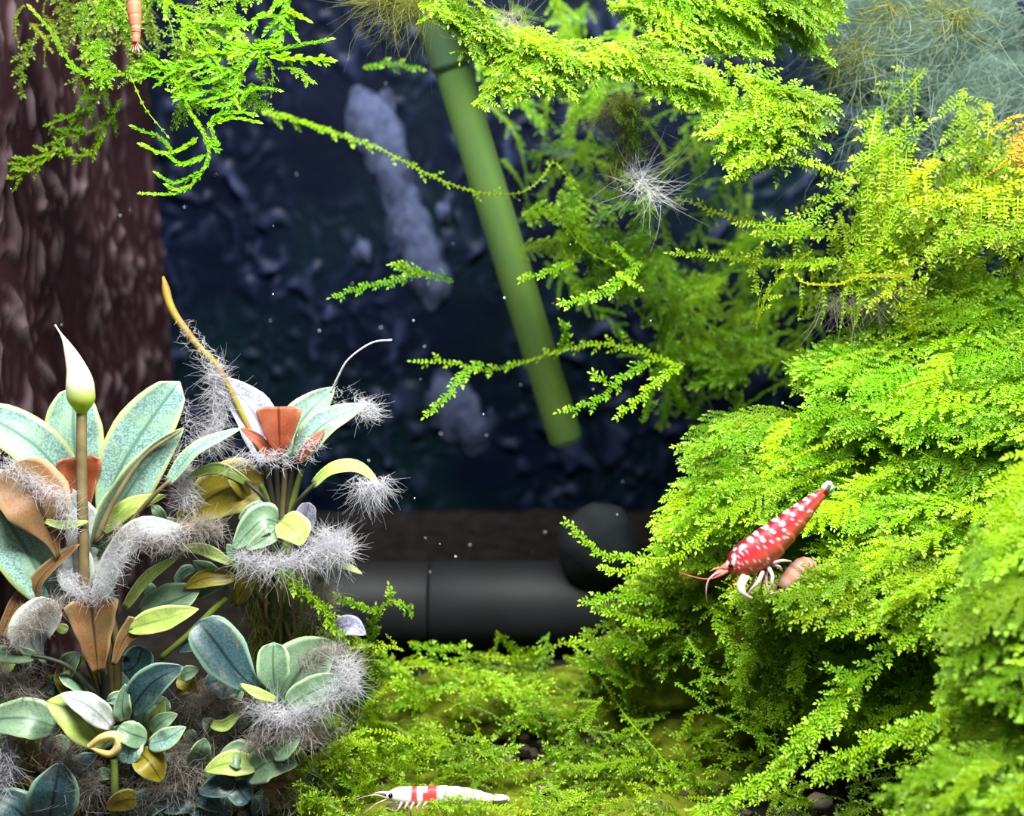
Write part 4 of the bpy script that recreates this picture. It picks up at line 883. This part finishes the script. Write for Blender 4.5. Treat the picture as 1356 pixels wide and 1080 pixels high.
# fuzz on its leaves
TF = lambda pts, n, l, mat='fuzz', **k: tuft('algae_fuzz', pts, n, l, mat, parent=A1, **k)
TF([(5, 612, 19.8), (45, 640, 19.8), (80, 660, 19.8), (95, 700, 19.9)], 420, 20)
TF([(130, 790, 19.8), (150, 750, 19.7), (185, 712, 19.7), (240, 705, 19.7)], 620, 20)
TF([(150, 700, 19.9), (190, 715, 19.7), (235, 725, 19.8)], 260, 18, 'fuzz_g')
TF([(75, 800, 19.7), (50, 815, 19.6), (10, 850, 19.6)], 380, 20, 'fuzz_g')
TF([(90, 760, 20), (100, 785, 19.9), (120, 790, 19.9)], 260, 16)
TF([(0, 890, 20.1), (20, 910, 20.1), (40, 925, 20.1)], 380, 28, 'fuzz_g')
TF([(70, 985, 20.2), (90, 1010, 20.1), (100, 1050, 20.1), (130, 1030, 20.1)], 520, 34, 'fuzz_g')
TF([(0, 985, 19.9), (10, 1000, 19.9), (5, 1040, 19.9)], 300, 30, 'fuzz')
TF([(240, 525, 20.7), (248, 560, 20.6), (240, 600, 20.5)], 60, 16)
TF([(215, 975, 20.2), (235, 995, 20.2), (240, 1020, 20.2)], 320, 30, 'fuzz_g')

# second plant
A2 = empty('broad_leaf_plant', PF(350, 1000, 0.0))
tag(A2, 'fuzzy water plant with a rust-red wedge leaf and drooping tips', 'plant', 'broad-leaved plants')
stalk(A2, [(355, 960, 22.0), (365, 860, 21.2), (372, 760, 20.8), (374, 690, 20.6)], 16, 'petiole_green', taper=0.2)
for x1, y1 in ((352, 615), (365, 605), (378, 605), (390, 605), (400, 620), (345, 640)):
    stalk(A2, [(374 + R.uniform(-4, 4), 735, 20.8), (373 + (x1 - 374) * 0.4, 680, 20.7), (x1, y1, 20.6)], 6, R.choice(['petiole', 'petiole_dark', 'petiole_green']), 'petiole', taper=0.4)
leaf(A2, [(356, 610, 20.6), (338, 550, 20.7), (292, 498, 20.8)], 56, 'L', cup=0.2, label='lilac-grey speckled leaf')
leaf(A2, [(372, 604, 20.3), (370, 575, 20.2), (369, 538, 20.2)], 64, 'O', 'wedge', cup=0.22, label='rust-red wedge-shaped leaf')
leaf(A2, [(384, 608, 20.6), (402, 555, 20.7), (443, 512, 20.8)], 54, 'T', cup=0.2)
leaf(A2, [(394, 608, 20.4), (425, 565, 20.3), (485, 535, 20.4)], 46, 'T', cup=0.25, roll=0.3)
leaf(A2, [(360, 610, 20.3), (345, 585, 20.2), (318, 566, 20.2)], 20, 'O', 'lance')
leaf(A2, [(395, 612, 20.2), (410, 590, 20.1), (430, 568, 20.2)], 20, 'O', 'lance')
leaf(A2, [(415, 642, 20.3), (440, 622, 20.2), (475, 620, 20.2), (503, 642, 20.2)], 30, 'G', 'lance', roll=0.5, cup=0.3, petiole=[(380, 700, 20.5), (390, 672, 20.4), (402, 655, 20.3)], pmat='petiole_dark')
leaf(A2, [(392, 706, 20.7), (402, 690, 20.7), (410, 665, 20.7)], 32, 'L', 'round')
leaf(A2, [(372, 690, 20.2), (390, 702, 20.0), (400, 722, 19.9)], 46, 'G', cup=0.25)
leaf(A2, [(368, 692, 20.3), (345, 690, 20.1), (308, 728, 20.0)], 44, 'K', cup=0.3)
leaf(A2, [(365, 700, 20.2), (355, 710, 20.0), (325, 728, 19.9)], 26, 'K', cup=0.3)
leaf(A2, [(350, 640, 20.7), (300, 648, 20.6), (232, 690, 20.6)], 74, 'Y', cup=0.2, wave=0.1, label='olive see-through leaf')
leaf(A2, [(330, 640, 20.4), (290, 620, 20.3), (245, 632, 20.3)], 22, 'G', 'lance', petiole=[(372, 720, 20.5), (360, 680, 20.4), (345, 655, 20.3)], pmat='petiole_dark', roll=0.5)
leaf(A2, [(318, 690, 20.4), (332, 675, 20.3), (350, 662, 20.3)], 20, 'T', 'lance')
leaf(A2, [(150, 725, 20.7), (190, 700, 20.5), (240, 690, 20.5)], 34, 'K', cup=0.2)
leaf(A2, [(225, 705, 20.2), (240, 700, 20.1), (258, 695, 20.1)], 20, 'O', 'lance')
leaf(A2, [(305, 745, 20.3), (270, 728, 20.2), (235, 725, 20.2)], 22, 'G', 'lance', cup=0.3)
leaf(A2, [(310, 765, 20.4), (275, 765, 20.3), (243, 778, 20.3)], 26, 'Y', cup=0.2)
leaf(A2, [(440, 748, 20.3), (460, 750, 20.2), (480, 760, 20.2)], 12, 'G', 'lance')
leaf(A2, [(445, 835, 20.7), (462, 828, 20.6), (485, 840, 20.6)], 30, 'L', cup=0.2)
for q_ in ([(300, 790, 20.5), (255, 835, 20.4), (212, 872, 20.4)], [(330, 700, 20.4), (320, 740, 20.4), (345, 790, 20.6)], [(300, 740, 20.4), (330, 770, 20.5), (355, 800, 20.7)]):
    stalk(A2, q_, 5, 'petiole_green', 'petiole')
for k in range(14):
    x0 = 330 + k * 5; stalk(A2, [(372 + R.uniform(-8, 8), 735, 20.6), (x0 + R.uniform(-20, 30), 790, 20.6), (x0 + R.uniform(-20, 40), 870, 21.0)], 3, R.choice(['petiole', 'petiole_green', 'petiole_dark']), 'root')
for (bx, by, tx, ty, w_, kd) in ((300, 780, 255, 742, 22, 'K'), (310, 800, 340, 760, 26, 'Y'), (330, 770, 300, 720, 24, 'K'), (420, 770, 445, 742, 20, 'K'), (290, 850, 235, 862, 24, 'D'), (230, 770, 262, 752, 18, 'T'), (205, 800, 190, 770, 18, 'T'), (220, 700, 200, 668, 16, 'K'), (330, 660, 300, 625, 24, 'Y'), (250, 790, 300, 772, 24, 'K')):
    leaf(A2, [(bx, by, 20.6), ((bx + tx) / 2, (by + ty) / 2 - 5, 20.4), (tx, ty, 20.4)], w_, kd, roll=R.uniform(-0.4, 0.4))
# fuzzy stalk and stray thread
mb = MB(); tube(mb, spline([P(216, 366, 20.9), P(228, 410, 20.8), P(262, 458, 20.7), P(292, 492, 20.6), P(345, 600, 20.6)], 24), lambda t: (6 * sm(-0.06, 0.12, t) - 2.5 * t) * 20.6 / F, 10)
M['bud'] = simple('yellow_stalk', rgb(140, 134, 36), 0.6, rgb(150, 106, 56), 260, 3, trans=0.2)
tag(mb.build('flower_bud_stalk', M['bud'], A2), 'yellow-orange fuzzy bare stalk')
mb = MB(); tube(mb, spline([P(438, 520, 20.6), P(447, 500, 20.5), P(462, 475, 20.4), P(492, 454, 20.4), P(519, 450, 20.4)], 20), 0.018, 6)
M['thread'] = simple('pale_thread', rgb(205, 200, 206), 0.6, rgb(170, 160, 168), 300)
mb.build('root_thread', M['thread'], A2)
TG = lambda pts, n, l, mat='fuzz', **k: tuft('algae_fuzz', pts, n, l, mat, parent=A2, **k)
TG([(245, 430, 20.7), (270, 465, 20.6), (292, 495, 20.5)], 130, 13)
TG([(285, 490, 20.6), (292, 530, 20.6), (285, 575, 20.6), (270, 590, 20.6)], 620, 30, spread=1.0)
TG([(240, 610, 20.4), (245, 640, 20.3), (250, 670, 20.3)], 300, 24)
TG([(478, 538, 20.3), (490, 545, 20.3)], 150, 22, dirv=Vector((0.5, 0, -0.2)))
TG([(505, 640, 20.2), (492, 645, 20.1), (478, 638, 20.1)], 240, 32, dirv=Vector((0.1, 0, -0.7)), spread=0.8, curl=0.25)
TG([(310, 612, 20.2), (345, 605, 20.1), (385, 608, 20.1)], 190, 16)
TG([(405, 600, 20.1), (420, 580, 20.1)], 80, 18)
TG([(320, 735, 20), (350, 745, 19.9), (400, 740, 19.9), (440, 725, 20), (455, 735, 20)], 760, 32, spread=1.0)
TG([(285, 700, 20.0), (260, 700, 19.9), (225, 712, 19.9)], 460, 22, 'fuzz_g')
TG([(415, 720, 20.2), (440, 712, 20.2), (460, 722, 20.2)], 240, 30, 'fuzz')
TG([(350, 760, 20.9), (365, 800, 21), (355, 850, 21.2), (390, 850, 21.2), (395, 780, 21)], 900, 36, 'fuzz_b', dirv=Vector((0, 0, -0.6)), spread=0.8)
TG([(330, 770, 20.6), (345, 820, 20.8), (345, 860, 20.9)], 420, 26, 'fuzz_b', dirv=Vector((0, 0, -0.6)), spread=0.8)
TG([(410, 760, 20.6), (430, 790, 20.6), (410, 815, 20.8)], 420, 28, 'fuzz_g')
TG([(440, 520, 20.6), (460, 525, 20.6)], 24, 14)

# third, low plant
A3 = empty('broad_leaf_plant', PF(360, 1020, 0.0))
tag(A3, 'low dark-leaved water plant wrapped in grey fuzz by the moss carpet', 'plant', 'broad-leaved plants')
stalk(A3, [(350, 1060, 21.2), (362, 990, 20.6), (368, 930, 20.2)], 12, 'petiole_dark')
leaf(A3, [(364, 928, 19.9), (320, 895, 19.7), (285, 850, 19.7), (262, 822, 19.8)], 62, 'D', 'spoon', cup=0.15, label='blue-black speckled leaf')
leaf(A3, [(365, 926, 19.7), (342, 918, 19.6), (318, 905, 19.6)], 18, 'G', 'lance')
leaf(A3, [(367, 930, 19.9), (362, 890, 19.8), (362, 850, 19.9)], 44, 'K', 'spoon', cup=0.2)
leaf(A3, [(374, 932, 20.2), (400, 885, 20.2), (445, 850, 20.3)], 84, 'K', cup=0.15)
leaf(A3, [(380, 935, 19.8), (415, 915, 19.7), (462, 895, 19.7)], 42, 'K', cup=0.25)
leaf(A3, [(320, 912, 20.4), (300, 900, 20.4), (270, 905, 20.4)], 60, 'D')
leaf(A3, [(340, 1015, 19.9), (305, 1010, 19.8), (270, 1020, 19.8)], 34, 'G', cup=0.15)
leaf(A3, [(335, 1005, 20.0), (315, 998, 19.9), (290, 1000, 19.9)], 40, 'K')
leaf(A3, [(325, 1030, 19.9), (355, 1010, 19.8), (395, 1012, 19.8)], 46, 'K', cup=0.15)
leaf(A3, [(360, 1000, 19.7), (378, 985, 19.6), (398, 975, 19.6)], 36, 'K')
leaf(A3, [(310, 1030, 20.0), (290, 1040, 19.9), (262, 1048, 19.9)], 34, 'D')
leaf(A3, [(310, 1035, 20.0), (318, 1048, 19.9), (330, 1062, 19.9)], 34, 'D', 'round')
leaf(A3, [(280, 958, 20.0), (298, 960, 19.9), (317, 942, 19.9)], 22, 'G', 'lance')
leaf(A3, [(210, 1060, 20.3), (240, 1055, 20.3), (270, 1070, 20.3)], 50, 'D')
leaf(A3, [(170, 1090, 20.2), (195, 1065, 20.2), (230, 1060, 20.2)], 44, 'D')
leaf(A3, [(300, 1090, 20.2), (280, 1070, 20.2), (250, 1075, 20.2)], 44, 'D')
TH = lambda pts, n, l, mat='fuzz', **k: tuft('algae_fuzz', pts, n, l, mat, parent=A3, **k)
TH([(340, 935, 19.7), (375, 950, 19.6), (420, 935, 19.6), (455, 905, 19.6)], 760, 26)
TH([(450, 880, 19.8), (465, 895, 19.7), (455, 920, 19.7)], 300, 28)
TH([(330, 985, 19.8), (370, 970, 19.7), (410, 980, 19.7)], 480, 24, 'fuzz_g')
TH([(400, 880, 20.1), (440, 860, 20.2), (470, 880, 20.2)], 260, 24, 'fuzz_g')
TH([(250, 930, 20.2), (290, 920, 20.3), (320, 950, 20.3)], 380, 26, 'fuzz_g')
TH([(200, 1040, 20.2), (240, 1040, 20.2), (290, 980, 20.2)], 380, 28, 'fuzz_g')

rf = random.Random(21)
for k in range(95):
    px = rf.uniform(-10, 430); py = rf.uniform(880, 1075); par = A1 if px < 210 else A3
    if px > 330 and py < 930: continue
    a = rf.uniform(-0.6, 3.7); l = rf.uniform(24, 52); d = rf.uniform(20.0, 20.9)
    bx, by = px - math.cos(a) * l * 0.5, py + math.sin(a) * l * 0.5; tx, ty = px + math.cos(a) * l * 0.5, py - math.sin(a) * l * 0.5
    if min(P(bx, by, d).x, P(tx, ty, d).x) < XL + 0.35: continue
    leaf(par, [(bx, by, d + 0.3), (px, py - 4, d), (tx, ty, d)], l * rf.uniform(0.5, 0.8), rf.choice(['D', 'K', 'K', 'K', 'Y', 'G', 'D', 'T', 'B']), rf.choice(['oval', 'oval', 'spoon', 'lance']), roll=rf.uniform(-0.6, 0.6), cup=0.2)
for (x, y, l) in ((40, 960, 40), (110, 1040, 46), (250, 1000, 40), (180, 1060, 40), (300, 960, 36), (30, 900, 40), (380, 1040, 36), (420, 960, 36), (280, 1060, 36)):
    tuft('algae_fuzz', [(x - 25, y, 20.4), (x, y + 8, 20.3), (x + 25, y, 20.4)], 150, l, 'fuzz_g', parent=A1 if x < 210 else A3, jit=0.25)
# ------------------------------------------------------------------ shrimps
def shrimp(label, spine, rad, dorsal, colf, legs=(), antennae=(), fan=None, eye=None, rostrum=None, limb='limb', group='shrimps'):
    p3 = [P(*q) for q in spine]; n = 110; m = 36; q = spline(p3, n)
    u = spine[0][2] / F
    rr = spline([Vector((r, 0, 0)) for r in rad], n)
    root = empty('shrimp', p3[len(p3) // 2])
    tag(root, label, 'shrimp', group)
    mb = MB(); rings = []; frames = []
    for i, p in enumerate(q):
        t = i / n; tg = (q[min(n, i + 1)] - q[max(0, i - 1)]).normalized()
        dz = dorsal - tg * dorsal.dot(tg); dz.normalize(); sd = tg.cross(dz)
        if sd.dot(tocam(p)) < 0: sd = -sd
        r = rr[i].x * u
        if t > 0.40:
            f = ((t - 0.40) / 0.60 * 6) % 1.0; r *= 0.95 + 0.09 * f
        frames.append((p, tg, dz, sd, r)); row = []
        for k in range(m):
            th = 2 * math.pi * k / m
            h = math.cos(th); s_ = math.sin(th)
            hh = r * (h if h > 0 else h * 0.92); row.append(mb.vert(p + dz * hh + sd * (s_ * r * 0.78), colf(t, th)))
        rings.append(row)
    for i in range(n):
        for k in range(m): mb.face(rings[i][k], rings[i][(k + 1) % m], rings[i + 1][(k + 1) % m], rings[i + 1][k])
    mb.face(*rings[0][::-1]); mb.face(*rings[-1])
    mb.build('body', M['shell'], root)
    for pts, r0, mt in legs:
        mb = MB(); tube(mb, spline([P(*z) for z in pts], 10), lambda t: r0 * u * (1 - 0.6 * t), 6); mb.build('leg', M[mt], root)
    for pts, r0, mt in antennae:
        mb = MB(); tube(mb, spline([P(*z) for z in pts], 14), lambda t: r0 * u * (1 - 0.8 * t), 5); mb.build('antenna', M[mt], root)
    if rostrum:
        mb = MB(); tube(mb, spline([P(*z) for z in rostrum[0]], 8), lambda t: rostrum[1] * u * (1 - 0.85 * t), 8); mb.build('rostrum', M[rostrum[2]], root)
    if eye:
        for sg in (1, -1):
            i = int(eye * n); p, tg, dz, sd, r = frames[i]
            c = p + dz * (r * 0.35) + sd * (sg * r * 0.85); mb = MB()
            blob(mb, c, RIGHT, Vector((0, 1, 0)), Vector((0, 0, 1)), 3.2 * u, 3.2 * u, 3.2 * u, (0, 0, 0), 8, 12); mb.build('eye', M['eye'], root)
    if fan:
        p, tg, dz, sd, r = frames[-1]; ln, spr, colr = fan
        for k, a in enumerate((-1.0, -0.5, 0, 0.5, 1.0)):
            d = (tg + (sd * 0.6 + dz * 0.5).normalized() * math.tan(a * spr)).normalized(); s2 = d.cross(frames[-1][2] * 0.3 + sd).normalized()
            mb = MB(); ring = []
            L = ln * u * (1.0 if k != 2 else 0.8)
            nn = d.cross(s2)
            for i in range(7):
                t = i / 6; wd = L * 0.24 * math.sin(math.pi * (0.12 + 0.8 * t)) ** 0.7
                pp = p + d * (L * t) - tg * (0.02)
                c_ = colr(t)
                ring.append([mb.vert(pp + s2 * wd, c_), mb.vert(pp + nn * 0.012, c_), mb.vert(pp - s2 * wd, c_), mb.vert(pp - nn * 0.012, c_)])
            for i in range(6):
                for z in range(4): mb.face(ring[i][z], ring[i][(z + 1) % 4], ring[i + 1][(z + 1) % 4], ring[i + 1][z])
            mb.face(*ring[0][::-1]); mb.face(*ring[-1]); mb.build('tail_fan', M['shell'], root)
    return root
V3 = Vector
def spotter(base_top, base_side, base_low, spots, white=V3((0.82, 0.74, 0.75))):
    def f(t, th):
        th = (th + math.pi) % (2 * math.pi) - math.pi; a = abs(th)
        c = base_top.lerp(base_side, sm(0.3, 1.2, a)).lerp(base_low, sm(1.2, 2.3, a))
        k = 0
        for (st, sth, rt, rth) in spots:
            e = ((t - st) / rt) ** 2 + ((th - sth) / rth) ** 2
            if e < 1.5: k = max(k, 1 - sm(0.5, 1.3, e))
        c = c.lerp(white, k); return (c.x, c.y, c.z)
    return f
rs = random.Random(4); spots = []
for i in range(7):
    t = 0.44 + i * 0.078
    for sg in (1, -1):
        spots += [(t, sg * 0.20, 0.019, 0.42), (t + 0.012, sg * 0.95, 0.012, 0.18)]
for sg in (1, -1):
    spots += [(0.27, sg * 0.62, 0.065, 0.10), (0.15, sg * 0.80, 0.026, 0.24), (0.10, sg * 1.2, 0.03, 0.16), (0.13, sg * 1.05, 0.025, 0.12), (0.20, sg * 0.28, 0.03, 0.10), (0.04, sg * 0.7, 0.02, 0.7), (0.37, sg * 0.5, 0.028, 0.22)]
    for k in range(64): spots.append((rs.uniform(0.05, 0.85), sg * rs.uniform(0.9, 2.3), rs.uniform(0.005, 0.008), rs.uniform(0.05, 0.09)))
red = spotter(V3((0.14, 0.006, 0.018)), V3((0.44, 0.016, 0.028)), V3((0.50, 0.12, 0.05)), spots)
dd = 19.0
shrimp('red shrimp with white spots and banded back climbing on the moss', [(963, 753, dd), (975, 747, dd), (992, 738, dd), (1012, 725, dd), (1035, 705, dd), (1058, 683, dd), (1076, 665, dd), (1089, 653, dd)],
       [6, 18, 24, 25, 21, 16, 11, 6.5], (UP * 0.8 - RIGHT * 0.62), red,
       legs=[([(985, 762, 18.9), (979, 775, 18.8), (984, 785, 18.7), (996, 792, 18.7)], 4.5, 'limb'), ([(990, 763, 18.9), (984, 778, 18.8), (990, 790, 18.8)], 3.5, 'limb'), ([(1010, 757, 18.9), (1004, 770, 18.7), (995, 780, 18.7), (991, 788, 18.8)], 3, 'limb'),
             ([(1018, 752, 18.9), (1023, 762, 18.7), (1022, 775, 18.7), (1026, 783, 18.8)], 3, 'limb'), ([(1015, 757, 19.0), (1015, 772, 18.9), (1018, 786, 18.9)], 2.6, 'limb'), ([(1024, 745, 18.9), (1036, 742, 18.8), (1048, 743, 18.9)], 2.6, 'limb'),
             ([(1022, 748, 19), (1032, 750, 18.9), (1036, 756, 18.9)], 2.4, 'limb'), ([(1000, 760, 19.2), (995, 774, 19.2), (985, 788, 19.2)], 2.6, 'limb'), ([(1012, 757, 19.2), (1010, 770, 19.2), (1005, 786, 19.2)], 2.4, 'limb'), ([(976, 758, 19.1), (968, 768, 19.1), (972, 780, 19.1)], 2.4, 'limb_red')],
       antennae=[([(962, 755, 18.9), (950, 758, 18.8), (938, 768, 18.8), (935, 785, 18.8), (937, 800, 18.9)], 1.6, 'limb'), ([(962, 757, 19), (948, 764, 18.9), (930, 766, 18.9), (900, 758, 19)], 1.4, 'limb_red'),
                 ([(962, 756, 18.9), (952, 762, 18.8), (943, 766, 18.8)], 3.2, 'limb_red'), ([(962, 752, 18.9), (950, 752, 18.8), (940, 756, 18.8)], 2.4, 'limb_red')],
       fan=(21, 0.6, lambda t: (0.9, 0.86, 0.84) if t > 0.35 else (0.75, 0.16, 0.05)), eye=0.06, rostrum=([(966, 748, 19), (955, 754, 18.95), (942, 763, 18.9)], 6, 'limb_red'))
spray(C, [(1042, 782), (1066, 752), (1100, 740), (1090, 790), (1050, 800)], 26, 120, 30, 25, 45, lambda x, y: 19.0, ['fine', 'bush'], (1.1, 1, 1), 0.3, 0.1)
# whitish shrimp with one red band, low in the moss
wspots = []
def white_red(t, th):
    c = V3((0.90, 0.86, 0.80)); a = abs((th + math.pi) % (2 * math.pi) - math.pi)
    k = max(sm(0.30, 0.32, t) * (1 - sm(0.36, 0.38, t)), sm(0.40, 0.42, t) * (1 - sm(0.52, 0.54, t))) * (1 - 0.7 * sm(1.5, 2.4, a))
    k *= 1 - (1 if (abs(t - 0.43) < 0.018 and a < 0.9) else 0)
    c = c.lerp(V3((0.62, 0.05, 0.05)), k); return (c.x, c.y, c.z)
dw = 19.5
shrimp('white shrimp with a red band lying in the moss carpet', [(512, 1054, dw), (528, 1053, dw), (548, 1054, dw), (575, 1053, dw), (602, 1053, dw), (628, 1054, dw + 0.05), (652, 1058, dw + 0.1)],
       [5, 11, 13, 13, 12, 9, 6], UP, white_red,
       legs=[([(x, 1062, 19.4), (x - 4, 1070, 19.35), (x - 10 + i * 3, 1080, 19.4)], 2.0, 'limb') for i, x in enumerate((532, 540, 548, 556, 564))],
       antennae=[([(512, 1056, 19.4), (495, 1052, 19.3), (470, 1058, 19.3)], 1.2, 'limb'), ([(512, 1058, 19.4), (498, 1064, 19.3), (480, 1078, 19.3)], 1.2, 'limb')],
       fan=(24, 0.5, lambda t: (0.92, 0.9, 0.86)), eye=0.07, rostrum=([(514, 1050, 19.5), (504, 1049, 19.5), (494, 1050, 19.5)], 3, 'limb'))
# tail of the one hanging head-up at the top left
def hang(t, th):
    c = V3((0.80, 0.17, 0.11)); f = ((t - 0.40) / 0.60 * 6) % 1.0
    if t > 0.4: c = c.lerp(V3((0.72, 0.42, 0.22)), 1 - sm(0.08, 0.25, f))
    c = c.lerp(V3((0.75, 0.35, 0.15)), 1 - sm(0.3, 0.62, t)); return (c.x, c.y, c.z)
shrimp('small red shrimp hanging tail-down in the fern-like moss', [(175, -110, 19.6), (174, -85, 19.6), (174, -50, 19.6), (176, -15, 19.6), (178, 15, 19.6), (180, 40, 19.6), (180, 57, 19.6)],
       [4, 12, 14, 13, 11.5, 8, 6], (RIGHT * 0.3 - FWD), hang,
       legs=[([(168, -80 + i * 9, 19.7), (160, -74 + i * 9, 19.8), (155, -66 + i * 9, 19.8)], 1.8, 'limb_red') for i in range(4)],
       antennae=[([(174, -112, 19.6), (165, -130, 19.6), (150, -150, 19.6)], 1.2, 'limb_red')], fan=(16, 0.75, lambda t: (0.85, 0.25, 0.18) if t < 0.55 else (0.92, 0.88, 0.66)), eye=0.05)
# pale one tucked in behind the red shrimp
def pale(t, th):
    c = V3((0.62, 0.26, 0.17)).lerp(V3((0.62, 0.42, 0.36)), 0.5 + 0.5 * math.sin(t * 38)); return (c.x, c.y, c.z)
dp = 19.25
shrimp('pale pink shrimp half sunk in moss beneath the red spotted one', [(1028, 782, dp), (1040, 772, dp), (1052, 760, dp + 0.05), (1062, 750, dp + 0.1), (1072, 748, dp + 0.2), (1082, 754, dp + 0.3)],
       [4, 10, 13, 12, 10, 6], (UP * 0.7 - RIGHT * 0.5), pale,
       legs=[([(1034 + i * 8, 782 - i * 5, 19.2), (1040 + i * 8, 788 - i * 5, 19.1), (1040 + i * 8, 794 - i * 5, 19.2)], 1.3, 'limb') for i in range(2)],
       antennae=[([(1028, 784, 19), (1020, 786, 18.95), (1012, 796, 18.95)], 1.2, 'limb')], fan=(12, 0.4, lambda t: (0.85, 0.7, 0.6)), eye=0.08)

# ------------------------------------------------------------------ small things
peb = [(720, 1045, 9, 'small pinkish-brown pebble in the moss beside the white shrimp'), (1085, 1062, 14, 'flat grey-brown pebble under the trailing moss sprays'), (865, 1070, 14, 'grey pebble at the near edge of the moss carpet'), (522, 1070, 9, 'small grey pebble under the head of the white shrimp')]
for (px, py, r, lab) in peb:
    d = 20.2; c = P(px, py, d); mb = MB(); rows = []
    for i in range(9):
        th = math.pi * i / 8; row = []
        for k in range(14):
            u = V3((math.sin(th) * math.cos(k * math.pi / 7), math.sin(th) * math.sin(k * math.pi / 7), math.cos(th)))
            row.append(mb.vert(c + V3((u.x * 1.3, u.y, u.z * 0.75)) * (r * d / F * (1 + 0.25 * noise.noise(u * 2 + c)))))
        rows.append(row)
    for i in range(8):
        for k in range(14): mb.face(rows[i][k], rows[i + 1][k], rows[i + 1][(k + 1) % 14], rows[i][(k + 1) % 14])
    tag(mb.build('pebble', M['grain']), lab, 'pebble', 'pebbles in the moss')
mb = MB()
for k in range(90):
    px, py = R.uniform(0, 1100), R.uniform(80, 760); d = R.uniform(20, 28)
    p = P(px, py, d)
    if p.x < XL + 0.2 or p.z < 0.3: continue
    r = R.uniform(0.008, 0.022); blob(mb, p, RIGHT, Vector((0, 1, 0)), Vector((0, 0, 1)), r, r, r * 1.2, (0, 0, 0), 3, 5)
tag(mb.build('drifting_specks', M['speck']), 'tiny white specks drifting in the water', 'particles', kind='stuff')
